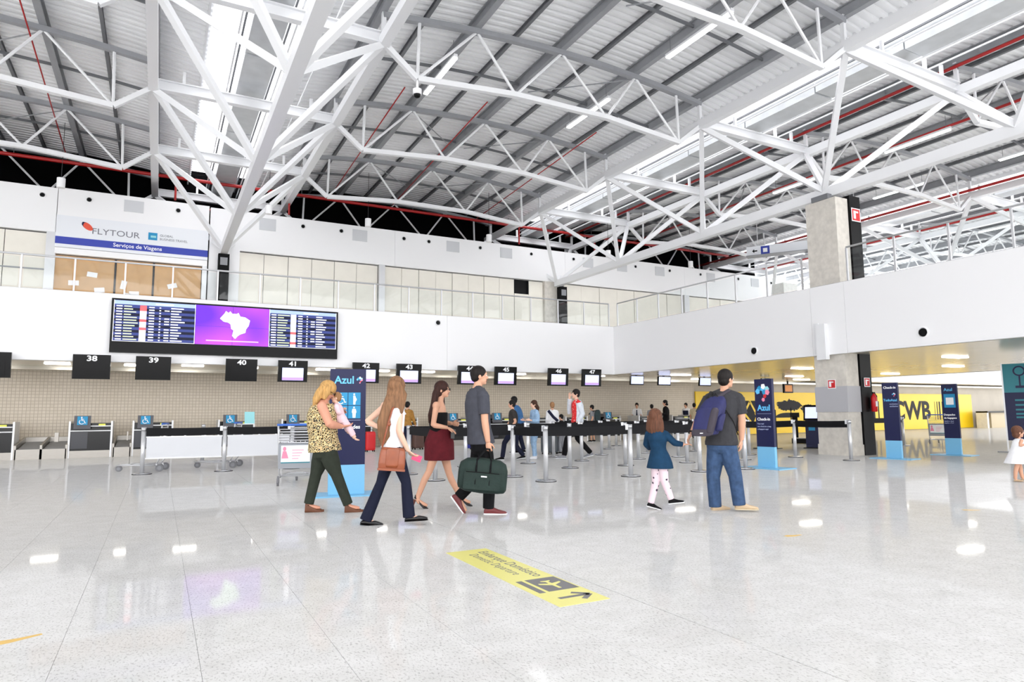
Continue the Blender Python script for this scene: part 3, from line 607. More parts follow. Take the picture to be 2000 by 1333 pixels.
# baggage belts between the counters
for x, w, lb in [(-3.72, 1.28, 'low steel baggage belt pair left of counter 38'), (-1.22, .48, 'plain beige baggage gate between counters 38 and 39'), (.48, 1.28, 'low steel baggage belt behind the white banner'), (5.03, .82, 'low steel baggage belt behind the priority totem'), (8.92, .92, 'low steel baggage belt left of the red skirt'), (13.07, .76, 'low steel baggage belt behind the denim jacket traveller')]:
    t = thing('baggage_belt', lb, 'conveyor', (x, 24.4, 0), group='baggage belts')
    MB().bx(0, w, 0, .04, 0, .30).build('front_panel', 'brushed steel', t)
    k = 2 if w > 1.1 else 1
    for i in range(k): 
        a, b = w*i/k+.05, w*(i+1)/k-.05
        MB().add([(a, .06, .30), (b, .06, .30), (b, 1.6, .48), (a, 1.6, .48), (a, .06, .24), (b, .06, .24), (b, 1.6, .4), (a, 1.6, .4)], [(0, 1, 2, 3), (4, 7, 6, 5), (0, 4, 5, 1), (3, 2, 6, 7), (0, 3, 7, 4), (1, 5, 6, 2)]).build('belt', 'mid grey', t)
    for i in range(k+1): 
        a = w*i/k; MB().add([(a-.03, 0, 0), (a+.03, 0, 0), (a+.03, 1.6, 0), (a-.03, 1.6, 0), (a-.03, 0, .42), (a+.03, 0, .42), (a+.03, 1.6, .62), (a-.03, 1.6, .62)], [(0, 3, 2, 1), (4, 5, 6, 7), (0, 1, 5, 4), (2, 3, 7, 6), (1, 2, 6, 5), (0, 4, 7, 3)]).build('side_wall', 'brushed steel', t)
    MB().bx(w*.72, w*.80, .35, .45, .5, .78).build('scale_post', 'brushed steel', t)
    MB().bx(0, w, 1.6, 1.85, 0, .62).build('rear_conveyor', 'brushed steel', t)
# small items on the counters
o = thing('leaflet_holder', 'pale blue leaflet board standing on the counter under monitor 40', 'leaflet', (2.76, 24.42, .985)); MB().obx((0, 0, .2), (.16, 0, 0), (0, .006, 0), (0, .05, .2)).build('board', 'pale teal', o); MB().bx(-.1, .1, -.03, .1, 0, .02).build('foot', 'aluminium', o)
# stanchions and belts
GR = 'chrome queue posts'
def make_post(label, loc):
    t = thing('queue_post', label, 'post', loc, group=GR)
    mb = MB(); n = 24
    mb.rings([[(r*math.cos(2*math.pi*j/n), r*math.sin(2*math.pi*j/n), z) for j in range(n)] for r, z in ((.19, 0), (.19, .018), (.17, .028), (.05, .035))]); mb.build('base', 'chrome', t)
    MB().tube((0, 0, .03), (0, 0, .93), .046, n=16).build('tube', 'aluminium', t, smooth=True)
    MB().tube((0, 0, .93), (0, 0, 1.02), .052, n=16).build('head', 'chrome', t, smooth=True)
    MB().tube((0, 0, .0), (0, 0, .012), .197, n=24).build('rubber_ring', 'matt black', t)
    return t
POSTS = {'A0': (-.27, 16.74), 'A1': (1.36, 16.6), 'A2': (2.83, 16.5), 'B0': (4.69, 13.5), 'B1': (4.69, 11.98), 'B2': (6.28, 11.81), 'C1': (6.37, 10.69), 'C2': (8.29, 10.64), 'C3': (10.18, 10.71), 'C4': (11.42, 10.62),
         'D1': (8.36, 12.95), 'D2': (9.86, 12.84), 'D3': (11.72, 12.77), 'D4': (13.6, 12.7), 'D5': (15.47, 12.6), 'D6': (15.56, 11.0),
         'E0': (6.53, 14.7), 'E1': (8.25, 14.71), 'E2': (9.86, 14.7), 'E3': (11.55, 14.47), 'E4': (12.99, 14.5), 'E5': (15.26, 14.02),
         'F0': (10.1, 16.5), 'F1': (11.78, 16.49), 'F2': (13.43, 16.38), 'F3': (15.29, 16.26), 'G1': (11.86, 18.77), 'G2': (13.81, 18.88), 'G3': (15.38, 20.57), 'H1': (23.58, 14.57), 'H2': (20.6, 14.7), 'A9': (1.12, 20.46)}
RW = {'A': 'by the white banner', 'B': 'at the entrance side of the queue', 'C': 'in the front row of the queue', 'D': 'in the second row of the queue', 'E': 'in the third row of the queue', 'F': 'in the fourth row of the queue', 'G': 'in the rear rows of the queue', 'H': 'near the CWB lettered wall'}
pp = None; cnt = {}
for k, (x, y) in POSTS.items():
    i = cnt.get(k[0], 0); cnt[k[0]] = i+1
    lb = 'chrome queue post %s, %s from the left' % (RW[k[0]], ORD[i])
    if k == 'A9': lb = 'chrome queue post standing behind the white banner'
    if pp is None: pp = make_post(lb, (x, y, 0))
    else: copy_tree(pp, (x, y, 0), 0, lb)
mat('belt black', (11, 11, 15), .6, spec=.2)
def belt(a, b, i):
    p = V(*POSTS[a], 0); q = V(*POSTS[b], 0); e = nrm(q-p); L = np.linalg.norm(q-p); n = V(-e[1], e[0], 0)
    t = thing('queue_belt', 'wide black belt strung %s, stretch %s' % (RW[a[0]], ['one', 'two', 'three', 'four', 'five', 'six'][i]), 'belt', p, group='black queue belts')
    mb = MB(); k = 6
    for j in range(k):
        u0, u1 = .05+(L-.1)*j/k, .05+(L-.1)*(j+1)/k; s0 = -.012*math.sin(math.pi*j/k); s1 = -.012*math.sin(math.pi*(j+1)/k)
        A = [e*u0+V(0, 0, .83+s0), e*u1+V(0, 0, .83+s1), e*u1+V(0, 0, 1.0+s1), e*u0+V(0, 0, 1.0+s0)]
        mb.add([v-n*.003 for v in A]+[v+n*.003 for v in A], [(0, 1, 2, 3), (7, 6, 5, 4), (0, 4, 5, 1), (3, 2, 6, 7), (0, 3, 7, 4), (1, 5, 6, 2)])
    mb.build('webbing', 'belt black', t)
    MB().obx(e*(L-.075)+V(0, 0, .97), e*.03, n*.012, V(0, 0, .055)).build('clip', 'white steel', t)
    return t
LINKS = ['A0A1', 'A1A2', 'B0B1', 'B1B2', 'C1C2', 'C2C3', 'C3C4', 'D1D2', 'D2D3', 'D3D4', 'D4D5', 'D5D6', 'E0E1', 'E1E2', 'E2E3', 'E3E4', 'E4E5', 'F0F1', 'F1F2', 'F2F3', 'G1G2', 'G2G3', 'H2H1', 'B0E0', 'B2C1']
bc = {}
for l in LINKS:
    i = bc.get(l[0], 0); bc[l[0]] = i+1; belt(l[:2], l[2:], i)
# white banners hung under the belts at the left
for a, b, lb in (('A0', 'A1', 'plain white banner hung between the first two left queue posts'), ('A1', 'A2', 'plain white banner running behind the luggage trolley')):
    p = V(*POSTS[a], 0); q = V(*POSTS[b], 0); e = nrm(q-p); L = np.linalg.norm(q-p); n = V(-e[1], e[0], 0)
    t = thing('queue_banner', lb, 'banner', p, group='white queue banners')
    MB().obx(e*L/2+V(0, 0, .565), e*(L/2-.06), n*.008, V(0, 0, .23)).build('panel', 'banner white', t)
    for zz in (.335, .80): MB().obx(e*L/2+V(0, 0, zz), e*(L/2-.05), n*.015, V(0, 0, .012)).build('rail', 'aluminium', t)
    for f in (.25, .5, .75): MB().obx(e*L*f+V(0, 0, .812), e*.02, n*.01, V(0, 0, .012)).build('hook', 'white steel', t)
# ================================================================== totems, trolleys, loose things
def totem(lb, x, y, rz, w, th, base_h, h=1.98):
    t = thing('information_totem', lb, 'totem', (x, y, 0), rz, group='navy airline totems')
    MB().bx(-.5, .5, -.32, .32, 0, .018).build('foot_plate', 'light blue', t)
    MB().bx(-w/2, w/2, -th/2, th/2, .018, base_h).build('lower_panel', 'light blue', t)
    MB().bx(-w/2, w/2, -th/2, th/2, base_h, h).build('upper_panel', 'blue navy', t)
    return t, -th/2-.003
mat('sky blue', (96, 190, 240), .4); mat('pink', (240, 140, 170), .4); mat('small print', (180, 190, 225), .5)
def brazil_mosaic(t, c, k, full=True):
    cols = ['cyan blue', 'sky blue', 'white print', 'pale teal', 'sky blue', 'cyan blue', 'pink', 'red', 'pink']
    pts = [(-.25, .3), (.0, .28), (.02, .42), (.28, .25), (-.38, .12), (.1, .05), (.3, .05), (.12, -.18), (.0, -.4)]
    for i, ((x, z), m_) in enumerate(zip(pts, cols)):
        r = .17 if i < 7 else .12
        MB().prism([(r*math.cos(a), r*math.sin(a)*1.1) for a in np.linspace(.3+i, .3+i+2*math.pi, 5+i % 2, False)], (c[0]+x*k, c[1], c[2]+z*k), (k, 0, 0), (0, 0, k), (0, -.002-.0004*i, 0)).build('map_facet', m_, t)
t, yf = totem('tall navy totem with four blue priority pictograms behind the blonde woman', 2.66, 10.62, math.radians(-10), .555, .14, .47)
text('logo_lettering', 'Azul', .17, 'sky blue', t, (-.06, yf, 1.80), bold=.003); brazil_mosaic(t, (.18, yf, 1.80), .1)
for i, (sx, sz) in enumerate(((-1, 1), (1, 1), (-1, -1), (1, -1))):
    q = MB().bx(sx*.1-.095, sx*.1+.095, yf-.002, yf+.004, 1.40+sz*.105-.1, 1.40+sz*.105+.1).build('pictogram_tile', 'cyan blue', t)
    c = (sx*.1, yf-.003, 1.40+sz*.105)
    if i == 0: wheelchair(q, c, .2)
    else:
        mb = MB(); mb.prism([(.014*math.cos(a), .014*math.sin(a)) for a in np.linspace(0, 6.283, 12, False)], (c[0]-.005, c[1], c[2]+.072), (1, 0, 0), (0, 0, 1), (0, -.003, 0))
        out = {1: [(-.02, .05), (.012, .05), (.02, .02), (.036, -.005), (.03, -.03), (.018, -.04), (.015, -.09), (-.018, -.09), (-.018, -.02)], 2: [(-.03, .05), (.0, .05), (.03, .01), (.045, .005), (.042, -.005), (.02, .0), (.0, -.005), (.02, -.04), (.03, -.09), (.012, -.09), (-.005, -.045), (-.03, -.09), (-.045, -.085), (-.02, -.03)], 3: [(-.03, .05), (.022, .05), (.034, .0), (.024, -.02), (.02, -.09), (-.024, -.09), (-.028, -.02), (-.038, .0)]}[i]
        mb.prism(out, c, (1, 0, 0), (0, 0, 1), (0, -.003, 0)); mb.build('person_symbol', 'white print', q)
MB().bx(-.2, .2, yf, yf+.004, 1.165, 1.17).build('divider', 'small print', t)
text('title_lettering', 'Prioridades', .085, 'white print', t, (.0, yf, 1.06), bold=.0018)
t, yf = totem('navy check-in totem with coloured map beside the man with the backpack', 12.0, 10.52, math.radians(-84), .44, .08, .47)
brazil_mosaic(t, (0, yf, 1.66), .36); text('logo_lettering', 'Azul', .18, 'sky blue', t, (0, yf, 1.33), bold=.005)
MB().bx(-.18, .18, yf, yf+.004, 1.2, 1.205).build('divider', 'small print', t)
text('title_lettering', 'Check-in', .09, 'white print', t, (-.18, yf, 1.08), bold=.002, align='LEFT')
for z, s in ((.98, 'Faça aqui'), (.92, 'seu check-in e imp.'), (.86, 'a bagagem aqui')): text('small_lettering', s, .045, 'small print', t, (-.18, yf, z), align='LEFT')
t, yf = totem('navy loyalty check-in totem right of the black column chase', 17.0, 10.77, math.radians(-80), .38, .09, .47)
text('title_lettering', 'Check-in', .085, 'white print', t, (0, yf, 1.85), bold=.002); text('logo_lettering', 'TudoAzul', .085, 'sky blue', t, (0, yf, 1.52), bold=.002); brazil_mosaic(t, (.1, yf, 1.66), .09)
for z in (1.42, 1.36): text('small_lettering', 'exclusivo', .055, 'small print', t, (.08, yf, z))
t, yf = totem('dark navy baggage drop totem with pale blue screen picture in front of the yellow wall', 19.62, 10.72, math.radians(-80), .38, .09, .47)
text('logo_lettering', 'Azul', .12, 'sky blue', t, (-.02, yf, 1.82), bold=.002); MB().bx(-.14, .14, yf-.002, yf+.004, 1.32, 1.7).build('picture_panel', 'cyan blue', t); MB().bx(-.09, .1, yf-.004, yf+.002, 1.4, 1.6).build('picture_sheet', 'white print', t)
text('title_lettering', 'Despacho', .07, 'white print', t, (-.17, yf, 1.12), bold=.002, align='LEFT'); text('title_lettering', 'de bagagens', .065, 'white print', t, (-.17, yf, 1.03), bold=.002, align='LEFT')
for z in (.94, .89): text('small_lettering', 'rápido e fácil', .045, 'small print', t, (-.17, yf, z), align='LEFT')
# big teal sign at the right edge
t = thing('standing_banner', 'large teal and navy standing banner at the right picture edge', 'banner', (22.47, 9.78, 0), math.radians(-68))
MB().bx(-.85, .85, -.02, .02, 1.75, 2.6).build('upper_print', 'teal', t); MB().bx(-.85, .85, -.02, .02, .35, 1.75).build('lower_print', 'blue navy', t)
for a in (-.88, .85): MB().bx(a, a+.04, -.03, .03, 0, 2.62).build('upright', 'aluminium', t)
for a in (-.86, .86): MB().bx(a-.25, a+.1, -.2, .2, 0, .03).build('foot', 'mid grey', t)
mb = MB(); n = 20; mb.rings([[(-.45+r*math.cos(2*math.pi*j/n), y, 2.38+r*math.sin(2*math.pi*j/n)) for j in range(n)] for r, y in ((.15, -.02), (.15, -.028), (.11, -.028), (.11, -.02))], closed=True); mb.bx(-.47, -.43, -.028, -.02, 1.95, 2.25); mb.bx(-.56, -.05, -.028, -.02, 1.88, 1.95); mb.bx(-.3, -.22, -.028, -.02, 1.95, 2.2); mb.build('icon', 'blue navy', t)
for i, z in enumerate((1.5, 1.36, 1.22, 1.1, 1.0)): MB().bx(-.6, .3-.1*(i % 3), -.024, -.02, z, z+.05).build('print_line', 'teal', t)
# luggage trolleys
mat('trolley blue', (60, 110, 200), .4); mat('rubber grey', (120, 120, 124), .6)
def trolley(lb, x, y, rz, ad=True):
    t = thing('luggage_trolley', lb, 'trolley', (x, y, 0), rz, group='luggage trolleys')
    # local: handle side at y=0, load platform towards +y
    MB().tube((-.33, 0, 1.08), (.33, 0, 1.08), .022, n=10).build('handle_bar', 'trolley blue', t, smooth=True)
    for sx in (-1, 1): MB().path([(sx*.31, 0, 1.08), (sx*.30, .02, .9), (sx*.28, .05, .25), (sx*.26, .12, .14)], .017, 8).build('upright', 'aluminium', t, smooth=True)
    for z in (1.0, .95, .9, .85, .8, .75): MB().tube((-.29, .01, z), (.29, .01, z), .011, n=6).build('basket_bar', 'chrome', t)
    for z in (.98, .78): MB().path([(-.29, .01, z), (-.27, .25, z-.03), (.27, .25, z-.03), (.29, .01, z)], .01, 6).build('basket_rim', 'chrome', t)
    for k in range(7): MB().tube((-.24+.08*k, .02, .78), (-.24+.08*k, .25, .75), .006, n=5).build('basket_wire', 'chrome', t)
    q = MB().bx(-.295, .295, -.012, .012, .30, .74).build('advert_panel', 'grey plastic', t)
    MB().bx(-.25, .25, -.016, -.012, .40, .71).build('advert_sheet', 'white print', q); MB().bx(-.25, .25, -.018, -.014, .395, .415).build('advert_band', 'teal', q)
    if ad:
        mb = MB(); mb.prism([(.03*math.cos(a), .04*math.sin(a)) for a in np.linspace(0, 6.28, 12, False)], (-.19, -.018, .65), (1, 0, 0), (0, 0, 1), (0, -.002, 0)); mb.prism([(-.05, -.1), (.07, -.1), (.03, .03), (-.03, .03)], (-.19, -.018, .58), (1, 0, 0), (0, 0, 1), (0, -.002, 0)); mb.build('advert_portrait', 'pink', q)
        for i, z in enumerate((.62, .57, .52, .47)): MB().bx(-.06, .14-.03*i, -.018, -.016, z, z+.012).build('advert_line', 'pink', q)
    for sx in (-1, 1): MB().path([(sx*.26, .12, .14), (sx*.25, .5, .15), (sx*.12, .95, .15)], .016, 8).build('platform_rail', 'aluminium', t, smooth=True)
    for yy in (.2, .45, .7, .92): MB().tube((-.24+.12*max(0, yy-.5)*2, yy, .15), (.24-.12*max(0, yy-.5)*2, yy, .15), .012, n=6).build('platform_bar', 'aluminium', t)
    for sx in (-1, 1):
        w_ = MB().wheel((sx*.29, .02, .085), (1, 0, 0), .085, .035, 18).build('wheel', 'rubber grey', t, smooth=False); MB().wheel((sx*.29, .02, .085), (1, 0, 0), .045, .045, 12).build('hub', 'mid grey', w_)
        MB().beam((sx*.29, .02, .085), (sx*.27, .1, .17), .02, .03).build('wheel_fork', 'aluminium', t)
    w_ = MB().wheel((0, .92, .07), (1, 0, 0), .07, .035, 16).build('wheel', 'rubber grey', t); MB().wheel((0, .92, .07), (1, 0, 0), .035, .045, 12).build('hub', 'mid grey', w_); MB().beam((0, .92, .07), (0, .9, .16), .03, .03).build('wheel_fork', 'aluminium', t)
    return t
T0 = trolley('blue handled luggage trolley with an advert panel left of the blonde woman', 2.22, 12.55, math.radians(-12))
copy_tree(T0, (.15, 17.6, 0), math.radians(78), 'luggage trolley parked behind the white banner near the first queue post')
copy_tree(T0, (1.75, 17.7, 0), math.radians(70), 'luggage trolley parked behind the white banner right of its middle post')
copy_tree(T0, (25.6, 14.5, 0), math.radians(-60), 'grey luggage trolley standing before the CWB lettering')
# suitcases in the queue
def suitcase(lb, x, y, rz, w, d, h, mt):
    t = thing('suitcase', lb, 'suitcase', (x, y, 0), rz, group='rolling suitcases')
    mb = MB(); secs = []
    for z, k in ((.05, .82), (.07, .95), (.12, 1), (h-.1, 1), (h-.04, .95), (h, .8)): secs.append((V(0, 0, z), V(w/2*k, 0, 0), V(0, d/2*k, 0)))
    mb.loft(secs, 20, pw=5); mb.build('shell', mt, t, smooth=False)
    MB().bx(-w/2-.004, w/2+.004, -.006, .006, .08, h-.03).build('zip_seam', 'matt black', t)
    MB().path([(-.1, .02, h-.02), (-.1, .02, h+.06), (.1, .02, h+.06), (.1, .02, h-.02)], .011, 6).build('handle', 'black', t)
    for sx in (-1, 1):
        for sy in (-1, 1): MB().wheel((sx*w*.38, sy*d*.3, .03), (1, 0, 0), .03, .025, 10).build('wheel', 'black', t)
suitcase('bright red rolling suitcase beside the priority totem', 6.4, 22.4, .1, .34, .26, .68, 'red')
mat('brown case', (88, 62, 54), .5, noise=(4, .1)); suitcase('dark brown suitcase under the black belt beside the red skirt', 8.25, 22.8, .2, .42, .3, .62, 'brown case')
suitcase('second dark brown suitcase under the black belt beside the red skirt', 8.75, 22.9, .1, .4, .3, .6, 'brown case')
mat('slate case', (72, 78, 84), .5); suitcase('slate grey suitcase behind the front queue post near the denim jacket', 10.7, 17.7, .3, .55, .35, .62, 'slate case')
mat('royal blue', (40, 50, 140), .5); suitcase('royal blue suitcase behind the man with the green bag', 9.7, 21.6, 0, .3, .22, .5, 'royal blue')
# yellow graphic wall
yw = thing('graphic_wall', 'bright yellow wall with black CWB lettering and landmark silhouettes', 'wall graphic', (37.7, 26.28, 0))
MB().bx(24.8-37.7, 50.6-37.7, -.06, 0.0, .03, 2.33).build('panel', 'yellow wall', yw)
Yp = -.064
MB().bx(27.6-37.7, 29.75-37.7, Yp, -.058, .45, 1.85).build('black_field', 'black print', yw)
c0 = V(28.75-37.7, Yp-.003, 1.2)
def bar(a, b, w, mt='yellow wall', nm='diamond_bar'):
    a = c0+V(a[0], 0, a[1]); b = c0+V(b[0], 0, b[1]); MB().obx((a+b)/2, (b-a)/2, V(0, .003, 0), nrm(np.cross(b-a, (0, 1, 0)))*w/2).build(nm, mt, yw)
for a, b in (((-.9, -.6), (0, .6)), ((-.05, .68), (.85, -.65)), ((.35, -.1), (.95, .45)), ((-.45, -.05), (.2, -.7)), ((.2, -.7), (.55, -.1))): bar(a, b, .12)
rg = np.random.RandomState(3)
for cx_, cz_, rx_, rz_, nm in ((31.9, 1.55, .95, .26, 'tree_crown'), (33.5, 1.33, .6, .2, 'tree_crown')):
    pts = [(rx_*math.cos(a)*(1+.18*rg.randn()*.6), rz_*math.sin(a)*(1+.25*rg.randn()*.6)+(.1 if math.sin(a) > 0 else 0)) for a in np.linspace(0, 6.283, 60, False)]
    MB().prism(pts, (cx_-37.7, Yp, cz_), (1, 0, 0), (0, 0, 1), (0, -.003, 0)).build(nm, 'black print', yw)
    MB().prism([(-.06, -1.0), (.06, -1.0), (.03, 0), (-.03, 0)], (cx_-37.7+.1, Yp, cz_-.1), (1, 0, 0), (0, 0, 1), (0, -.003, 0)).build('tree_trunk', 'black print', yw)
MB().prism([(1.0*math.cos(a), .28*math.sin(a)) for a in np.linspace(0, math.pi, 14)], (31.7-37.7, Yp, .9), (1, 0, 0), (0, 0, 1), (0, -.003, 0)).build('dome_silhouette', 'black print', yw)
for x, w in ((34.35, .12), (34.6, .06), (39.2, .5), (40.0, .12)): MB().bx(x-37.7, x+w-37.7, Yp, -.06, .6, 1.85).build('barcode_bar', 'black print', yw)
text('lettering', 'CWB', 1.62, 'black print', yw, (43.55-37.7, Yp-.001, 1.19), bold=.055, sx=1.08)
for i, (x, w) in enumerate(((46.1, .05), (46.35, .1), (46.6, .16), (46.95, .06), (47.15, .2), (47.5, .1), (47.75, .06))): MB().bx(x-37.7, x+w-37.7, Yp, -.06, .62, 1.83).build('barcode_bar', 'black print', yw)
# fire points, exit signs, extinguisher
def firesign(lb, c, n, k=.13):
    t = thing('fire_sign', lb, 'sign', c, math.atan2(n[1], n[0])+math.pi/2, group='red fire point signs')
    MB().bx(-k, k, -.008, 0, -k, k).build('plate', 'white print', t); MB().bx(-k*.85, k*.85, -.012, -.006, -k*.85, k*.85).build('red_field', 'red', t)
    MB().bx(-k*.6, -k*.1, -.015, -.01, -k*.6, k*.6).build('hose_symbol', 'white print', t); MB().bx(-k*.1, k*.5, -.0145, -.01, k*.3, k*.55).build('hose_symbol', 'white print', t)
firesign('red fire point sign on the concrete column face', (17.03, 12.5, 2.02), (-1, 0)); firesign('red fire point sign on the black column chase near the floor level extinguisher', (17.86, 11.985, 2.06), (0, -1)); firesign('red fire point sign high on the column chase above the gallery', (17.86, 11.985, 6.98), (0, -1), .2)
t = thing('fire_extinguisher', 'red fire extinguisher hung on the black column chase', 'extinguisher', (18.0, 11.9, 1.22))
MB().loft([(V(0, 0, z), V(r, 0, 0), V(0, r, 0)) for z, r in ((0, .06), (.02, .08), (.4, .08), (.46, .06), (.49, .03), (.52, .03))], 16).build('cylinder', 'red', t, smooth=True); MB().bx(-.05, .05, -.02, .02, .52, .56).build('valve', 'black', t); MB().path([(.04, 0, .53), (.11, -.02, .45), (.1, -.02, .15)], .012, 6).build('hose', 'black', t); MB().bx(-.04, .04, -.083, -.07, .15, .3).build('label_sticker', 'white print', t); MB().bx(-.05, .05, .07, .09, .1, .4).build('wall_bracket', 'dark grey', t)
mat('exit green', (30, 60, 44), .4)
t = thing('exit_sign', 'small dark exit direction sign under the low ceiling above the map totem', 'sign', (25.2, 22, 2.72)); MB().bx(-.28, .28, -.02, .02, -.1, .1).build('plate', 'exit green', t); MB().bx(-.22, -.06, -.024, -.02, -.07, .07).build('door_symbol', 'white print', t); MB().prism([(0, -.02), (.12, -.02), (.12, -.06), (.2, 0), (.12, .06), (.12, .02), (0, .02)], (0, -.021, 0), (1, 0, 0), (0, 0, 1), (0, -.003, 0)).build('arrow', 'white print', t); MB().tube((0, 0, .1), (0, 0, .15), .012, n=6).build('hanger', 'dark grey', t)
mat('amber', (190, 120, 50), .5, emit=.25)
t = thing('hall_monitor', 'amber lit square screen under the low ceiling near the yellow wall', 'monitor', (29.4, 24.2, 2.46)); MB().bx(-.34, .34, -.05, .05, -.24, .24).build('housing', 'black', t); MB().bx(-.27, .27, -.056, -.05, -.17, .17).build('screen', 'amber', t); MB().bx(-.03, .03, -.03, .03, .24, .4).build('mount', 'black', t)
# bag sizer / kiosk pieces in front of the yellow wall
t = thing('self_service_kiosk', 'black self service kiosk with tilted screen before the yellow wall', 'kiosk', (19.7, 15.3, 0), math.radians(-60)); MB().bx(-.2, .2, -.15, .15, 0, .95).build('pedestal', 'blue navy', t); MB().obx((0, -.05, 1.2), (.24, 0, 0), (0, .05, 0), (0, .1, .26)).build('head', 'black', t); MB().obx((0, -.105, 1.2), (.19, 0, 0), (0, .004, 0), (0, .072, .19)).build('screen', 'monitor glow', t); MB().bx(-.28, .28, -.25, .25, 0, .03).build('foot', 'black', t); MB().bx(-.1, .1, -.16, -.15, .6, .8).build('logo_patch', 'cyan blue', t)
t = thing('bag_scale', 'low black baggage scale with column before the yellow wall', 'scale', (22.4, 17.6, 0), math.radians(-50)); MB().bx(-.6, .6, -.4, .4, .02, .2).build('platform', 'matt black', t); MB().bx(-.6, .6, -.41, .41, .2, .23).build('platform_top', 'brushed steel', t); MB().bx(-.55, -.35, .1, .3, .2, 1.05).build('column', 'matt black', t); MB().bx(-.62, -.28, .05, .35, 1.05, 1.2).build('display', 'black', t); MB().path([(.3, .2, .2), (.3, .25, .8), (.5, .25, .85)], .03, 6).build('arm', 'black', t)
t = thing('black_totem', 'slim black back side of a totem behind the map totem', 'totem', (18.3, 16.0, 0), math.radians(-70)); MB().bx(-.3, .3, -.08, .08, .02, 1.3).build('panel', 'matt black', t); MB().prism([(-.3, 1.3), (.3, 1.3), (-.3, 1.75)], (0, -.08, 0), (1, 0, 0), (0, 0, 1), (0, .16, 0)).build('sloped_top', 'matt black', t); MB().bx(-.4, .4, -.25, .25, 0, .02).build('foot', 'black', t)
# far counter at the right
mat('beige laminate', (188, 172, 140), .5)
t = thing('far_counter', 'pale wood service counter far right beyond the yellow wall', 'counter', (52.5, 25.2, 0)); MB().bx(-1.6, 1.9, 0, .6, 0, 1.05).build('body', 'beige laminate', t); MB().bx(-2.3, 1.9, -.15, .6, 1.05, 1.15).build('top', 'black', t)
for a in (-2.3, 1.9): MB().bx(a, a+.2, -.1, .6, 0, 1.05).build('leg_panel', 'light concrete', t)
MB().bx(2.2, 3.2, 0, .6, 0, 1.3).build('end_cabinet', 'dark grey', t); MB().bx(2.3, 2.9, -.06, 0, 1.3, 1.75).build('sign_tablet', 'blue navy', t)
# hanging direction signs above the gallery
for i, (x, y, z, w) in enumerate(((26.2, 21.3, 9.05, 1.75), (27.8, 19.8, 8.9, 1.3))):
    t = thing('direction_sign', ['long white hanging direction sign with blue symbols left of the concrete column', 'white hanging direction sign with blue symbols touching the concrete column'][i], 'sign', (x, y, z), math.radians(-55), group='hanging direction signs')
    MB().bx(-w, w, -.06, .06, -.24, .24).build('panel', 'sign white', t); MB().bx(-w, w, -.3, .3, -.27, -.24).build('underside', 'mid grey', t)
    q = MB().bx(-w*.62, -w*.62+.4, -.066, -.06, -.2, .2).build('symbol_tile', 'blue band', t); MB().bx(-w*.62+.1, -w*.62+.3, -.07, -.066, -.1, .1).build('symbol', 'white print', q)
    MB().prism([(0, 0), (.1, .1), (.1, .03), (.24, .03), (.24, -.03), (.1, -.03), (.1, -.1)], (-w*.85, -.061, 0), (1, 0, 0), (0, 0, 1), (0, -.004, 0)).build('arrow', 'black print', t)
    for a in (-w*.7, w*.7): MB().tube((a, 0, .24), (a, 0, 2.75), .015, n=6).build('hanger', 'white steel', t)
t = thing('hose_cabinet_pipe', 'red standing fire pipe by the upper gallery left of the column', 'pipe', (30.2, 24.5, 4.6)); MB().tube((0, 0, 0), (0, 0, 3.3), .09, n=10).build('pipe', 'red pipe', t); MB().tube((0, 0, 3.3), (0, 0, 3.45), .13, n=10).build('cap', 'red pipe', t); MB().bx(-.1, .1, -.1, .1, 1.4, 1.6).build('valve', 'red', t)
t = thing('gallery_pier', 'pale free standing pier on the gallery left of the concrete column', 'pier', (27.5, 22.5, 4.6)); MB().bx(-.5, .5, -.35, .35, 0, 3.0).build('shaft', 'light concrete', t); MB().bx(.2, .4, -.37, -.35, .6, 1.6).build('panel', 'dark grey', t)
# floor decal and worn tape marks
dc = thing('floor_decal', 'yellow floor sticker with arrow and plane for domestic departure', 'sticker', (2.55, 4.76, 0), math.radians(90))
# local x runs along the sticker away from the camera (world +Y), local y to world -X
MB().bx(-.97, .97, -.2, .2, .0005, .0025).build('sheet', 'decal yellow', dc)
MB().bx(-.62, -.26, -.185, .07, .0025, .0032).build('plane_field', 'decal grey', dc); MB().bx(-.63, -.27, .10, .15, .0025, .0032).build('underline_bar', 'decal grey', dc)
mb = MB(); mb.prism([(-.12, .012), (-.03, .014), (.02, .09), (.045, .09), (.02, .014), (.07, .012), (.09, .04), (.105, .04), (.1, 0), (.105, -.04), (.09, -.04), (.07, -.012), (.02, -.014), (.045, -.09), (.02, -.09), (-.03, -.014), (-.12, -.012)], (-.45, -.055, .0032), (1, 0, 0), (0, 1, 0), (0, 0, .0008)); mb.build('plane_symbol', 'decal yellow', dc)
mb = MB()
for a, b, w_ in (((-.80, -.14), (-.80, .10), .02), ((-.80, -.15), (-.715, -.05), .02), ((-.80, -.15), (-.885, -.05), .02)): mb.obx((np.add(a, b)/2).tolist()+[.003], [(b[0]-a[0])/2, (b[1]-a[1])/2, 0], nrm([-(b[1]-a[1]), b[0]-a[0], 0])*w_, (0, 0, .0006))
mb.build('arrow', 'decal grey', dc)
text('lettering', 'Embarque Doméstico', .135, 'decal grey', dc, (.33, -.10, .0026), rot=(0, 0, math.pi), ext=.0004, bold=.001, sx=.88); text('lettering', 'Domestic Departure', .12, 'decal grey', dc, (.36, .02, .0026), rot=(0, 0, math.pi), ext=.0004, sx=.85)
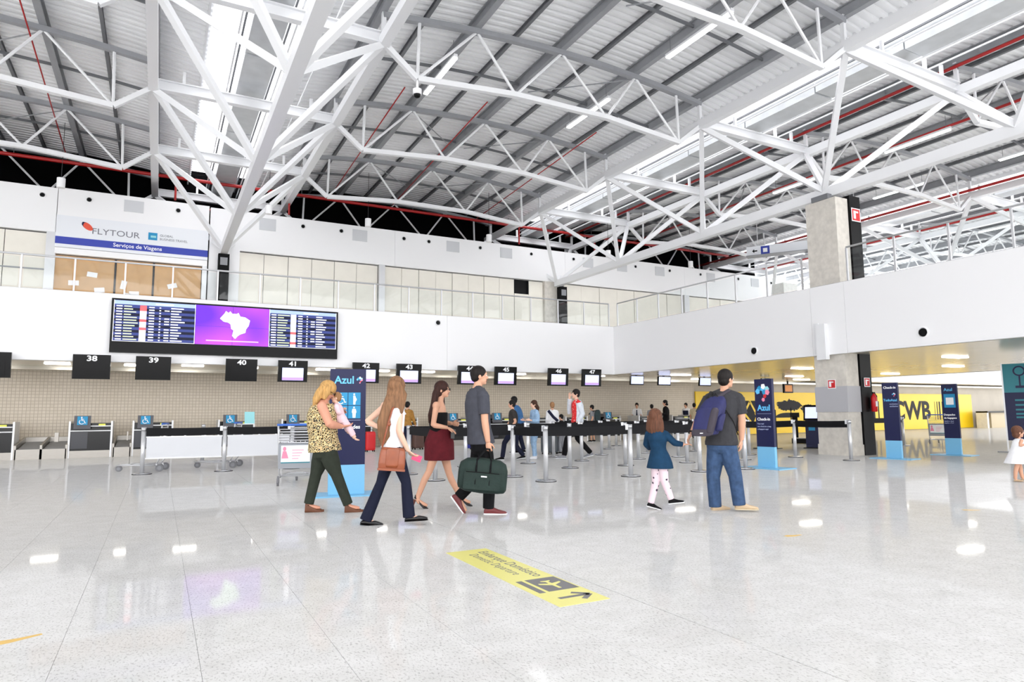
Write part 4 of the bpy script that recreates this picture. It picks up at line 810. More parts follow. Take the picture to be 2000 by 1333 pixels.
for i, (px_, py_, lb, w_) in enumerate(((25, 1252, 'worn yellow tape mark on the floor at the left picture edge', .28), (1550, 1047, 'faint yellow tape mark on the floor right of the man in jeans', .2), (1897, 997, 'faint yellow tape mark on the floor near the small child', .2))):
    p_ = at(px_, py_, 2, 0); rr = random.Random(i); t = thing('tape_mark', lb, 'tape mark', (p_[0], p_[1], 0), .4-i*.5, group='worn yellow floor marks')
    MB().prism([(-w_/2, -.02), (-w_*.1, -.035), (w_/2, -.012), (w_/2, .012), (w_*.1, .02), (-w_*.2, .045), (-w_/2, .03)], (0, 0, .0005), (1, 0, 0), (0, 1, 0), (0, 0, .0012)).build('tape', 'stain yellow', t)
# ================================================================== people
def remesh(mb, name, mats, parent, vox, smooth=3, **kw):
    tmp = bpy.data.objects.new('tmp', mb.mesh('tmp', mats)); TSC.collection.objects.link(tmp)
    r = tmp.modifiers.new('r', 'REMESH'); r.mode = 'VOXEL'; r.voxel_size = vox; r.use_smooth_shade = True
    if smooth: s = tmp.modifiers.new('s', 'SMOOTH'); s.factor = .5; s.iterations = smooth
    TSC.view_layers[0].update(); dg = TSC.view_layers[0].depsgraph; me = bpy.data.meshes.new_from_object(tmp.evaluated_get(dg)); old = tmp.data
    bpy.data.objects.remove(tmp); bpy.data.meshes.remove(old); me.name = name
    me.polygons.foreach_set('use_smooth', [True]*len(me.polygons))
    o = bpy.data.objects.new(name, me); COL.objects.link(o); o.parent = parent; return tag(o, **kw)
def interp(tab, t):
    ts = [r[0] for r in tab]; return [float(np.interp(t, ts, [r[i] for r in tab])) for i in range(1, len(tab[0]))]
TORSO = [(-.17, .075, .085), (-.1, .150, .112), (.03, .166, .118), (.28, .136, .102), (.5, .150, .112), (.72, .165, .112), (.86, .150, .095), (.95, .085, .07), (1.02, .054, .054)]
FOOTW = [(-.055, .022, .03), (-.04, .032, .058), (0, .036, .072), (.06, .037, .062), (.12, .044, .045), (.17, .042, .034), (.205, .028, .026), (.22, .010, .014)]
class Person:
    def __init__(s, label, P0, J, th, hth, k=1., skin='skin', vox=.007, cat='person', group='travellers', hpitch=0., bulk=1., torso=None, name='person', e=None):
        s.P0 = np.asarray(P0, float); s.k = k; s.vox = vox; s.bulk = bulk; s.T = torso or TORSO
        s.e1, s.e2 = e
        s.F = s.e1*math.cos(th)+s.e2*math.sin(th); s.S = np.cross(V(0, 0, 1), s.F)      # S points to the person's left
        s.Fh0 = s.e1*math.cos(hth)+s.e2*math.sin(hth); s.Sh = np.cross(V(0, 0, 1), s.Fh0)
        s.Fh = s.Fh0*math.cos(hpitch)+V(0, 0, math.sin(hpitch)); s.Uh = np.cross(s.Fh, s.Sh)
        s.J = {a: np.asarray(b, float) for a, b in J.items()}; j = s.J
        ax = nrm(j['neck']-j['hip']); s.ax = ax
        for q, sg in (('L', 1), ('R', -1)):
            j.setdefault('sh'+q, j['neck']-ax*.065*k+s.S*sg*.155*k*bulk); j.setdefault('hip'+q, j['hip']+s.S*sg*.085*k-V(0, 0, .06*k))
            j.setdefault('toe'+q, s.F)
        s.root = thing(name, label, cat, s.P0, 0, group)
        s.skin = skin
    def tring(s, t, o=0., n=18, wk=1., dk=1., foff=0.):
        hw, hd = interp(s.T, t); j = s.J; c = j['hip']+(j['neck']-j['hip'])*t+s.F*(.018*math.sin(math.pi*min(max(t, 0), 1))*s.k*-1+foff)
        S = s.S; F = np.cross(S, s.ax) if abs(s.ax[2]) > .5 else s.F
        return (c, S*(hw*s.k*s.bulk*wk+o), -F*(hd*s.k*s.bulk*dk+o))
    def limb(s, mb, pts, rs, n=12):
        """smooth tapered limb through pts"""
        P = [np.asarray(p, float) for p in pts]; Q = []; R = []
        for i in range(len(P)-1):
            for u in (0, .25, .5, .75): Q.append(P[i]*(1-u)+P[i+1]*u); R.append(rs[i]*(1-u)+rs[i+1]*u)
        Q.append(P[-1]); R.append(rs[-1])
        mb.path(Q, [r*1. for r in R], n)
    def legpts(s, q): j = s.J; return [j['hip'+q]+V(0, 0, .03*s.k), j['kn'+q], j['an'+q]]
    def hand(s, mb, wr, d, palm, k, curl=.5, side=1, spread=.0):
        d = nrm(d); palm = nrm(palm-d*(palm@d)); w = np.cross(d, palm)*side      # w points to the thumb side
        mb.ell(wr+d*.045*k, w*.038*k, palm*.017*k, d*.055*k, 12, 8)
        for i, (o, L) in enumerate(((.028, .07), (.0095, .078), (-.0095, .072), (-.027, .056))):
            p = wr+d*.083*k+w*o*k; dd = d+w*o*spread*8; pts = [p-d*.02*k]; c = 0
            for seg in (.42, .32, .26):
                pts.append(pts[-1]+(nrm(dd)*math.cos(c)+palm*math.sin(c))*seg*(L+.02)*k); c += curl
            mb.path(pts, [.0095*k, .0092*k, .0085*k, .007*k], 7)
        p = wr+d*.025*k+w*.03*k; a = nrm(d*.7+w*.75); b = nrm(d*.9+w*.2+palm*.45*curl)
        mb.path([p, p+a*.032*k, p+a*.032*k+b*.03*k, p+a*.032*k+b*.052*k], [.013*k, .011*k, .0095*k, .008*k], 7)
    def body(s, hands=None, arms=('L', 'R'), armr=(.047, .04, .027), legr=(.078, .05, .036), calf=.048, nofoot=False):
        k = s.k; j = s.J; mb = MB(); b = s.bulk
        mb.loft([s.tring(t) for t in (-.17, -.1, .03, .16, .28, .4, .5, .62, .72, .8, .86, .91, .95, 1.02)], 18)
        s.limb(mb, [j['neck']-s.ax*.03*k, (j['neck']+j['head'])/2+0, j['head']-s.Uh*.05*k], [.056*k, .05*k, .052*k])
        for q, sg in (('L', 1), ('R', -1)):
            if q in arms:
                mb.ell(j['sh'+q], V(.056*k*b, 0, 0), V(0, .056*k*b, 0), V(0, 0, .06*k*b)); el = j['el'+q]; wr = j['wr'+q]; m_ = el*.72+wr*.28
                s.limb(mb, [j['sh'+q], el, m_, wr], [armr[0]*k*b, armr[1]*k*b, armr[1]*k*b*1.02, armr[2]*k])
                h = (hands or {}).get(q, {}); d = h.get('d', wr-el); palm = h.get('palm', -s.S*sg)
                s.hand(mb, wr, np.asarray(d, float), np.asarray(palm, float), k*.97, h.get('curl', .45), h.get('side', -sg if 'palm' not in h else 1))
            hp, kn, an = s.legpts(q); cf = kn*.68+an*.32+nrm(np.cross(s.S, an-kn))*.012*k*(1 if nrm(np.cross(s.S, an-kn))@s.F < 0 else -1)
            s.limb(mb, [hp, hp*.5+kn*.5, kn, cf, an], [legr[0]*k*b, legr[0]*.86*k*b, legr[1]*k, calf*k, legr[2]*k])
            if not nofoot:
                t_ = nrm(j['toe'+q]); mb.path([an, an-V(0, 0, .035*k)+t_*.02*k, an-V(0, 0, .05*k)+t_*.09*k, an-V(0, 0, .055*k)+t_*.15*k], [.036*k, .034*k, .03*k, .018*k], 8)
        s.headgeo(mb); return remesh(mb, 'body', s.skin, s.root, s.vox, 2)
    def headgeo(s, mb):
        H, F, S, U = s.J['head'], s.Fh, s.Sh, s.Uh; k = s.hk = getattr(s, 'hk', s.k)
        mb.ell(H+U*.012*k, S*.076*k, F*.094*k, U*.098*k, 18, 12)
        mb.ell(H+F*.028*k-U*.05*k, S*.058*k, F*.062*k, U*.068*k, 16, 10)
        mb.ell(H+F*.06*k-U*.092*k, S*.03*k, F*.03*k, U*.022*k, 10, 6)
        mb.ell(H+F*.096*k-U*.03*k, S*.013*k, F*.020*k, U*.016*k, 8, 6); mb.path([H+F*.086*k+U*.012*k, H+F*.106*k-U*.028*k], [.008*k, .012*k], 7)
        for sg in (1, -1): mb.ell(H+S*sg*.076*k-F*.008*k-U*.02*k, S*.011*k, F*.018*k, U*.03*k, 10, 6); mb.ell(H+S*sg*.032*k+F*.083*k+U*.022*k, S*.02*k, F*.012*k, U*.008*k, 8, 6)
    def face(s, lips='lips', glasses=None, brow='hair dark'):
        H, F, S, U = s.J['head'], s.Fh, s.Sh, s.Uh; k = getattr(s, 'hk', s.k)
        for sg in (1, -1):
            c = H+S*sg*.031*k+F*.082*k-U*.002*k
            e = MB().ell(c, S*.014*k, F*.008*k, U*.008*k, 10, 6).build('eye', 'eye white', s.root, smooth=True); MB().ell(c+F*.005*k, S*.006*k, F*.005*k, U*.006*k, 8, 6).build('iris', 'eye dark', e, smooth=True)
            MB().ell(H+S*sg*.033*k+F*.089*k+U*.022*k, S*.02*k, F*.006*k, U*.004*k, 8, 6).build('eyebrow', brow, s.root, smooth=True)
        MB().ell(H+F*.088*k-U*.066*k, S*.022*k, F*.008*k, U*.008*k, 10, 6).build('mouth', lips, s.root, smooth=True)
        if glasses:
            g = thing_part('glasses', s.root)
            for sg in (1, -1):
                c = H+S*sg*.034*k+F*.108*k-U*.002*k
                if glasses == 'dark': MB().ell(c, S*.03*k, F*.006*k, U*.024*k, 14, 6).build('lens', 'black', g, smooth=True)
                else: MB().path([c+(S*math.cos(a)*.027+U*math.sin(a)*.02)*k for a in np.linspace(0, 6.283, 14, False)], .0028*k, 5, closed=True).build('rim', 'black', g)
                MB().path([c+S*sg*.027*k, H+S*sg*.082*k+F*.08*k+U*.002*k, H+S*sg*.084*k-F*.01*k], .003*k, 5).build('temple_arm', 'black', g)
    def hair_cap(s, mb, low=.0, thick=1.):
        H, F, S, U = s.J['head'], s.Fh, s.Sh, s.Uh; k = getattr(s, 'hk', s.k)
        mb.ell(H+U*.026*k-F*.014*k, S*.085*k*thick, F*.103*k*thick, U*.100*k*thick, 18, 12)
        mb.ell(H-U*(.03+low)*k-F*.045*k, S*.072*k*thick, F*.062*k*thick, U*.065*k*thick, 16, 10)
    def hair(s, mb, mt): return remesh(mb, 'hair', mt, s.root, max(s.vox, .007), 2)
    def shirt(s, mt, hem=-.12, top=.97, sleeve=0., o=.014, flare=0., slr=(.066, .058), name='shirt', dk=1.08, wk=1.0, shoulders=True, folds=0.):
        mb = MB(); ts = list(np.linspace(hem, top, 16)); secs = []
        for i, t in enumerate(ts):
            u = max(0, (.45-t)/(.45-hem)); c, a, b = s.tring(max(t, -.1), o*s.k/1., wk=wk, dk=dk)
            c = s.J['hip']+(s.J['neck']-s.J['hip'])*t+(c-(s.J['hip']+(s.J['neck']-s.J['hip'])*max(t, -.1)))
            f = 1+flare*u+folds*math.sin(i*2.1)*.5
            if t > .9 and not shoulders: pass
            secs.append((c, a*f, b*f))
        mb.loft(secs, 22)
        if shoulders:
            for q in 'LR':
                sh, el, wr = s.J['sh'+q], s.J['el'+q], s.J['wr'+q]; b = s.bulk; k = s.k
                mb.ell(sh, V(.066*k*b, 0, 0), V(0, .066*k*b, 0), V(0, 0, .066*k*b)); s.limb(mb, [s.J['neck']-s.ax*.02*k, sh+V(0, 0, .005)], [.06*k*b, .062*k*b])
                if sleeve > 0:
                    if sleeve <= 1: s.limb(mb, [sh, sh+(el-sh)*sleeve], [slr[0]*k*b, slr[1]*k*b])
                    else: s.limb(mb, [sh, el, el+(wr-el)*(sleeve-1)], [slr[0]*k*b, slr[1]*k*b, slr[1]*.78*k*b])
        return remesh(mb, name, mt, s.root, max(s.vox, .008), 3)
    def trousers(s, mt, rs=(.098, .072, .062), waist=.16, o=.012, end=.0, name='trousers', length=1., bag=0.):
        mb = MB(); mb.loft([s.tring(t, o*s.k) for t in (-.17, -.1, 0, .06, .11, waist)], 20)
        for q in 'LR':
            hp, kn, an = s.legpts(q); an2 = kn+(an+V(0, 0, end)-kn)*length
            mid = (kn*.55+an2*.45); s.limb(mb, [hp+V(0, 0, .02), hp*.5+kn*.5, kn, mid, an2], [rs[0]*s.k*s.bulk, (rs[0]*.52+rs[1]*.5)*s.k*s.bulk, rs[1]*s.k, (rs[1]+rs[2])/2*s.k, rs[2]*s.k])
        return remesh(mb, name, mt, s.root, max(s.vox, .008), 3)
    def shoe(s, q, kind, mt, sole='white print', L=1.):
        k = s.k; an = s.J['an'+q]; t = nrm(s.J['toe'+q]); flat = V(t[0], t[1], 0); sd = nrm(np.cross(V(0, 0, 1), flat)) if np.linalg.norm(flat) > .05 else s.S
        up = nrm(np.cross(t, sd)); drop = {'heel': .105, 'wedge': .12}.get(kind, .085)*k
        r = thing_part('shoe', s.root)
        base = an-up*drop
        def sec(d, hw, h, z0=0.): c = base+t*d*k*L+up*(z0+h/2*k); return (c, sd*hw*k, up*h/2*k)
        if kind in ('sneaker', 'shoe', 'flat', 'hightop'):
            mb = MB(); f = .55 if kind == 'flat' else 1.; secs = [sec(d, hw*1.08, max(h*(1.25*f if d < .1 else 1.15), .02), .012*k) for d, hw, h in FOOTW]; mb.loft(secs, 14, pw=2.6)
            if kind == 'hightop': mb.path([an-up*.03*k, an+up*.05*k], [.045*k, .046*k], 12)
            remesh(mb, 'upper', mt, r, .006, 2)
            mb = MB(); mb.loft([sec(d*1.02, hw*1.14, .022 if kind != 'flat' else .012) for d, hw, h in FOOTW], 14, pw=2.6); mb.build('sole', sole, r)
        elif kind in ('heel', 'wedge'):
            toe = base+t*.17*k; gz = -.0
            mb = MB(); A = [(-.045, .026, .055, .055), (0, .032, .05, .05), (.06, .034, .045, .02), (.12, .04, .04, .0), (.175, .033, .032, .0), (.205, .012, .02, .0)]
            if kind == 'heel': mb.loft([sec(d, hw, h, z*k*1.7) for d, hw, h, z in A], 14); remesh(mb, 'upper', mt, r, .006, 2); c = base-t*.03*k; MB().loft([(c+up*.08*k, sd*.024*k, t*.024*k), (c, sd*.02*k, t*.02*k)], 10).build('heel', sole, r)
            else:
                mb.loft([sec(d, hw*1.1, .03+z*1.7+.015, 0) for d, hw, h, z in A], 14, pw=3); remesh(mb, 'wedge_sole', mt, r, .007, 2)
                mb = MB(); mb.loft([sec(d, .043, .035, .02*k) for d in (.11, .14, .17)], 12); mb.build('toe_strap', mt, r, smooth=True); mb = MB(); mb.path([an-up*.02*k+t*.035*k+sd*.0, an-up*.02*k+sd*.036*k, an-up*.02*k-t*.04*k, an-up*.02*k-sd*.036*k], .008*k, 6, closed=True); mb.build('ankle_strap', mt, r)
        return r
def thing_part(name, parent):
    o = bpy.data.objects.new(name, None); COL.objects.link(o); o.parent = parent; o.empty_display_size = .05; return o
# materials for people
mat('skin', (206, 156, 128), .55, noise=(9, .04)); mat('skin tan', (186, 138, 108), .55, noise=(9, .05)); mat('skin fair', (222, 180, 156), .55, noise=(9, .03)); mat('skin rosy', (208, 148, 122), .55, noise=(9, .05))
mat('lips', (188, 98, 92), .4); mat('eye white', (236, 234, 230), .3); mat('eye dark', (34, 24, 20), .25)
HB = (60, .55, (1, 1, .12))
def hairmat(n, c, a=.3): return mat(n, tuple(v*.8 for v in c), .6, spec=.25, noise=(55, a, (1, 1, .06)), bump=(70, .5, (1, 1, .05)))
hairmat('hair dark', (30, 24, 22)); hairmat('hair black', (18, 15, 16)); hairmat('hair brown', (84, 52, 38)); hairmat('hair blonde', (236, 184, 112), .28); hairmat('hair long brown', (160, 116, 82), .34); hairmat('hair child', (122, 78, 56), .3); hairmat('hair auburn', (66, 36, 28), .35); hairmat('hair light', (190, 140, 96))
FB = (22, .35); 
def cloth(n, c, a=.10, b=.45): return mat(n, tuple(v*.82 if max(c) < 200 else v*.97 for v in c), .85, spec=.2, noise=(14, a), bump=(13, b))
cloth('grey tee', (84, 86, 96)); cloth('charcoal tee', (70, 70, 74)); cloth('dark olive', (58, 64, 54)); cloth('navy denim', (30, 34, 56)); cloth('blue jeans', (70, 96, 134), .26); cloth('black cloth', (20, 20, 23), .1); cloth('burgundy', (112, 32, 42), .15); cloth('white top', (238, 238, 240), .03); cloth('teal dress', (30, 70, 104), .14); cloth('pale denim', (150, 180, 210), .16); cloth('red tee', (220, 40, 40), .15); cloth('white jacket', (214, 220, 228), .1); cloth('blue shirt', (74, 124, 180)); cloth('charcoal brown', (66, 62, 60)); cloth('tan wrap', (196, 142, 70), .2); cloth('navy cloth', (34, 38, 66)); cloth('light grey', (170, 172, 178)); cloth('beige cloth', (206, 190, 160)); cloth('pink baby', (238, 206, 214), .05); cloth('dark jeans', (38, 44, 70), .15); cloth('shorts grey', (90, 88, 84))
mat('maroon leather', (110, 42, 44), .5); mat('brown wedge', (100, 58, 34), .55, noise=(20, .12)); mat('black leather', (18, 16, 18), .3); mat('tan shoe', (196, 172, 140), .6); mat('heel brown', (96, 46, 36), .4)
voro('floral leopard', [(20, 17, 16), (150, 118, 62), (214, 198, 150), (28, 22, 18), (206, 178, 130)], 24, [0, .26, .38, .56, .70])
voro('dotted leggings', [(52, 40, 60), (228, 206, 214), (228, 206, 214)], 15, [0, .25, .5])
voro('red printed tee', [(238, 200, 196), (222, 44, 44), (214, 36, 40)], 16, [0, .22, .6])
def frame_at(px, py, P0=None):
    P = at(px, py, 2, 0) if P0 is None else np.asarray(P0, float)
    d = nrm(V(P[0]-EYE[0], P[1]-EYE[1], 0)); return P, V(d[1], -d[0], 0), d
def jpf(P, e2):
    def jp(x, y, d=0.):
        r = ray(x, y); t = ((P-EYE)@e2+d)/(r@e2); return EYE+t*r-P
    return jp
D2R = math.radians
# ---- A: blonde woman carrying a baby
P, e1, e2 = frame_at(648, 1001); jp = jpf(P, e2)
J = dict(head=jp(640, 763), neck=jp(630, 783), hip=jp(635, 882), shR=jp(629, 795, -.17), elR=jp(644, 829, -.22), wrR=jp(669, 834, -.1), shL=jp(634, 794, .17), elL=jp(646, 824, .22), wrL=jp(658, 811, .12),
         hipL=jp(630, 890, .09), hipR=jp(640, 890, -.09), knL=jp(617, 927, .09), anL=jp(603, 984, .08), knR=jp(657, 927, -.09), anR=jp(680, 985, -.08), toeL=e1*1+V(0, 0, -.05), toeR=e1*1+V(0, 0, -.02))
A = Person('blonde woman in a leopard patterned sleeveless top carrying a baby', P, J, 0., 0., .97, 'skin rosy', .007, e=(e1, e2), hpitch=-.55, bulk=1.2)
A.hk = 1.0
A.body({'R': dict(d=e1+V(0, 0, .15), palm=V(0, 0, 1), curl=.5, side=1), 'L': dict(d=e1*.8+V(0, 0, .4), palm=-e2*.3+e1*.6, curl=.6, side=-1)}, armr=(.055, .046, .03), legr=(.082, .05, .036))
A.face(glasses='dark', brow='hair light')
mb = MB(); A.hair_cap(mb, .03, 1.1); H_ = J['head']
for i in range(5):
    o = -.06+.03*i; mb.path([H_+e2*o-e1*.04+V(0, 0, .05), H_+e2*o*1.3-e1*.1-V(0, 0, .03), H_+e2*o*1.4-e1*.14-V(0, 0, .12), H_+e2*o*1.3-e1*.165-V(0, 0, .2)], [.05, .055, .05, .022], 10)
mb.path([H_-e2*.07+e1*.02+V(0, 0, .06), H_-e2*.085-e1*.01-V(0, 0, .04), H_-e2*.09-e1*.05-V(0, 0, .12)], [.035, .045, .025], 10)
A.hair(mb, 'hair blonde')
A.shirt('floral leopard', hem=-.0, top=.93, sleeve=0., o=.02, flare=.05, shoulders=False, wk=.95, dk=1.36, name='sleeveless_top')
A.trousers('dark olive', (.105, .078, .066), waist=.1, end=-.005)
for q in 'LR': A.shoe(q, 'wedge', 'brown wedge')
# baby held in the arms
def baby():
    Pb = P; Jb = dict(head=jp(657, 777, .04), neck=jp(656, 789, .02), hip=jp(667, 820, -.02), knL=jp(674, 828, .05), anL=jp(682, 846, .05), knR=jp(680, 833, -.06), anR=jp(693, 856, -.06), elL=jp(664, 799, .1), wrL=jp(671, 799, .06), elR=jp(661, 806, -.1), wrR=jp(666, 808, -.06), toeL=e1+V(0, 0, .1), toeR=e1*.9+V(0, 0, -.1))
    b = Person('baby in pale pink clothes held against the blonde woman', Pb, Jb, math.pi*.15, math.pi*.95, .42, 'skin fair', .005, e=(e1, e2), torso=[(a, w*1.15, d*1.2) for a, w, d in TORSO], group=None)
    b.hk = .62; b.J['shL'] = jp(656, 793, .07); b.J['shR'] = jp(657, 793, -.07)
    b.body({}, legr=(.1, .085, .06), calf=.085, armr=(.06, .055, .04)); b.face()
    mb = MB(); b.hair_cap(mb, 0, .99); b.hair(mb, 'hair light')
    b.shirt('pink baby', hem=-.17, top=.95, sleeve=1.7, o=.03, slr=(.085, .08), name='romper'); b.trousers('pink baby', (.125, .11, .09), o=.03, length=.8, name='leggings')
baby()
# ---- B: woman with very long hair, shoulder bag and pink phone
P, e1, e2 = frame_at(768, 1026); jp = jpf(P, e2)
J = dict(head=jp(776, 757), neck=jp(770, 783), hip=jp(768, 883), shR=jp(782, 792, -.08), elR=jp(779, 842, -.16), wrR=jp(797, 882, -.14), shL=jp(752, 794, .12), elL=jp(717, 824, .10), wrL=jp(742, 836, -.02),
         hipL=jp(762, 893, .07), hipR=jp(774, 893, -.07), knL=jp(744, 944, .06), anL=jp(714, 1012, .05), knR=jp(793, 942, -.08), anR=jp(799, 1005, -.06), toeL=e1+V(0, 0, -.12), toeR=e1+V(0, 0, .03))
B = Person('woman with very long light brown hair, white top and tan shoulder bag', P, J, D2R(30), D2R(48), .95, 'skin fair', .0065, e=(e1, e2))
B.hk = 1.
B.body({'R': dict(d=e1*.8-V(0, 0, .6), palm=e1*.5+e2*.3+V(0, 0, .5), curl=.55, side=-1), 'L': dict(d=e1*.8-V(0, 0, .5), palm=e2, curl=.4, side=1)}, armr=(.043, .036, .025))
B.face()
mb = MB(); B.hair_cap(mb, .04, 1.1); H_ = J['head']
for i in range(7):
    u = i/6; q0 = jp(762+u*26, 772, -.06-.02*math.sin(u*3)); q1 = jp(752+u*32, 795, -.11); q2 = jp(742+u*34, 825, -.12); q3 = jp(742+u*20, 852, -.11); q4 = jp(746+u*8, 872-8*u, -.10)
    mb.path([H_-B.Fh*.05+B.Sh*(.05-.1*u)+V(0, 0, .03), q0, q1, q2, q3, q4], [.045, .045, .038, .034, .026, .010], 9)
B.hair(mb, 'hair long brown')
B.shirt('white top', hem=.08, top=.90, o=.012, shoulders=False, name='tank_top', dk=1.1)
for q, sx in (('L', 1), ('R', -1)): MB().path([J['neck']-B.ax*.16+B.S*sx*.09+B.F*.10, J['neck']+B.S*sx*.085-B.ax*.02, J['neck']-B.ax*.16+B.S*sx*.09-B.F*.11], .011, 8).build('shoulder_strap', 'white top', B.root, smooth=True)
B.trousers('navy denim', (.094, .062, .075), waist=.14, end=-.03)
for q in 'LR': B.shoe(q, 'flat', 'black leather', 'black leather')
mat('tan leather', (140, 70, 36), .4, noise=(12, .1), coat=.2)
def shoulder_bag():
    t = thing('shoulder_bag', 'tan leather shoulder bag hanging at the long haired woman\'s hip', 'bag', P, 0)
    c = jp(766, 897, -.27); X = nrm(e1*.97+V(0, 0, -.08)); Z = nrm(np.cross(X, e2))*1; Z = Z if Z[2] > 0 else -Z
    mb = MB(); mb.loft([(c+Z*z, X*w*.86, e2*d) for z, w, d in ((-.13, .13, .03), (-.12, .168, .05), (-.05, .172, .058), (.05, .165, .056), (.10, .155, .048), (.125, .135, .03))], 22, pw=4.5); remesh(mb, 'bag_body', 'tan leather', t, .007, 2)
    mb = MB(); mb.loft([(c-e2*.05+Z*z, X*w, e2*.012) for z, w in ((-.09, .06), (-.06, .075), (.1, .075), (.125, .06))], 14, pw=4); mb.build('front_flap', 'tan leather', t, smooth=True)
    MB().obx(c-e2*.056-Z*.115+X*.0, X*.15, e2*.012, Z*.012).build('bottom_strip', 'tan leather', t)
    MB().path([c+Z*.12-X*.12, jp(748, 868, -.2), jp(757, 832, -.19), jp(766, 800, -.16), J['shR']+V(0, 0, .05)-e1*.03, J['neck']+B.F*.1-B.ax*.1, c+Z*.12+X*.12+e2*.16], .011, 6).build('strap', 'tan leather', t, smooth=True)
    MB().ell(jp(760, 829, -.2), e1*.022, e2*.008, V(0, 0, .022)).build('strap_buckle', 'tan leather', t, smooth=True)
shoulder_bag()
mat('phone pink', (226, 60, 110), .35)
t = thing('mobile_phone', 'pink cased phone in the long haired woman\'s hand', 'phone', P, 0); c = jp(814, 895, -.13); X = nrm(e1*.85-V(0, 0, .35)); Z = nrm(np.cross(e2, X)); MB().obx(c, X*.055, e2*.006, Z*.036).build('case', 'phone pink', t); MB().obx(c+e2*.0065, X*.05, e2*.002, Z*.032).build('glass', 'black', t)
# ---- C: woman in burgundy skirt
P, e1, e2 = frame_at(860, 992); jp = jpf(P, e2)
J = dict(head=jp(864, 761), neck=jp(858, 784), hip=jp(859, 864), shR=jp(852, 793, -.15), elR=jp(846, 831, -.19), wrR=jp(874, 836, -.2), shL=jp(862, 792, .15), elL=jp(866, 826, .18), wrL=jp(884, 828, .08),
         hipL=jp(864, 874, .08), hipR=jp(855, 874, -.08), knR=jp(838, 922, -.07), anR=jp(815, 974, -.07), knL=jp(876, 922, .07), anL=jp(899, 970, .06), toeR=e1-V(0, 0, .35), toeL=e1+V(0, 0, -.25))
Cw = Person('dark haired woman in a strapless black top and burgundy skirt', P, J, D2R(-5), D2R(-8), .95, 'skin', .0065, e=(e1, e2))
Cw.body({'R': dict(d=e1*.9-V(0, 0, .45), palm=-V(0, 0, 1)+e2*.3, curl=.35, side=-1), 'L': dict(curl=.6)}, armr=(.045, .037, .025)); Cw.face(glasses='clear')
mb = MB(); Cw.hair_cap(mb, .03, 1.06); H_ = J['head']
for i in range(5):
    o = -.07+.035*i; mb.path([H_+e2*o*.6-e1*.05+V(0, 0, .04), H_+e2*o-e1*.09-V(0, 0, .06), H_+e2*o*1.2-e1*.115-V(0, 0, .2), H_+e2*o*1.1-e1*.16-V(0, 0, .36), H_+e2*o*.9-e1*.17-V(0, 0, .46)], [.045, .05, .045, .038, .015], 9)
mb.path([H_+e2*.07+e1*.0, H_+e2*.09-e1*.0-V(0, 0, .14), H_+e2*.06+e1*.03-V(0, 0, .3)], [.03, .035, .016], 8)
Cw.hair(mb, 'hair auburn')
Cw.shirt('black cloth', hem=.12, top=.72, o=.012, shoulders=False, name='strapless_top')
j = J; c0_ = J['hip']; mb = MB(); up = V(0, 0, 1)
mb.loft([(jp(x, y, 0), e1*w, e2*d) for x, y, w, d in ((860, 836, .135, .13), (859, 848, .165, .155), (858, 865, .2, .18), (858, 885, .205, .19), (858, 899, .205, .185))], 22); sk = remesh(mb, 'skirt', 'burgundy', Cw.root, .009, 2)
Cw.shoe('R', 'heel', 'black leather', 'heel brown'); Cw.shoe('L', 'heel', 'black leather', 'heel brown')
t = thing('clutch_purse', 'small black clutch held by the woman in the burgundy skirt', 'purse', P, 0); MB().obx(jp(884, 848, -.12), e1*.025, e2*.08, V(0, 0, .06)).build('purse_body', 'black leather', t); MB().obx(jp(886, 842, -.12), e1*.028, e2*.082, V(0, 0, .012)).build('flap', 'black leather', t)
# ---- D: man with green duffel bag
P, e1, e2 = frame_at(945, 1004); jp = jpf(P, e2)
J = dict(head=jp(936, 734), neck=jp(932, 757), hip=jp(940, 868), shR=jp(944, 773, -.17), elR=jp(947, 824, -.2), wrR=jp(953, 864, -.19), shL=jp(921, 772, .15), elL=jp(922, 822, .22), wrL=jp(936, 860, .2),
         hipR=jp(946, 878, -.07), hipL=jp(936, 878, .09), knR=jp(956, 936, -.07), anR=jp(954, 992, -.06), knL=jp(929, 936, .09), anL=jp(896, 970, .08), toeR=e1+V(0, 0, -.02), toeL=e1*.62-V(0, 0, .85))
Dm = Person('man in a grey t-shirt walking with a green duffel bag', P, J, D2R(25), D2R(12), 1.05, 'skin', .0065, e=(e1, e2))
Dm.body({'R': dict(d=-V(0, 0, 1)+e1*.15, palm=e2*.9+e1*.2, curl=1.15, side=1)}, armr=(.05, .043, .03)); Dm.face()
mb = MB(); Dm.hair_cap(mb, -.01, 1.0); Dm.hair(mb, 'hair dark')
Dm.shirt('grey tee', hem=.01, top=.985, sleeve=.72, o=.02, flare=.06, slr=(.074, .07), name='t_shirt', dk=1.15)
Dm.trousers('black cloth', (.1, .078, .068), waist=.1, end=-.01)
for q in 'LR': Dm.shoe(q, 'sneaker', 'maroon leather', 'white print')
mat('green canvas', (15, 38, 32), .75, noise=(8, .12), bump=(16, .4))
t = thing('duffel_bag', 'dark green duffel bag carried by the man in grey t-shirt', 'bag', P, 0)
c = jp(942, 929, -.27); X = nrm(e1*.985-V(0, 0, .10)); Z = nrm(np.cross(X, e2)); Z = Z if Z[2] > 0 else -Z
mb = MB(); mb.loft([(c+X*x+Z*zo, e2*d, Z*h) for x, d, h, zo in ((-.295, .09, .10, -.03), (-.28, .13, .155, -.01), (-.2, .145, .2, .0), (0, .15, .215, .0), (.2, .145, .205, -.002), (.28, .125, .175, -.02), (.305, .08, .12, -.04))], 24, pw=3.4); remesh(mb, 'bag_body', 'green canvas', t, .009, 3)
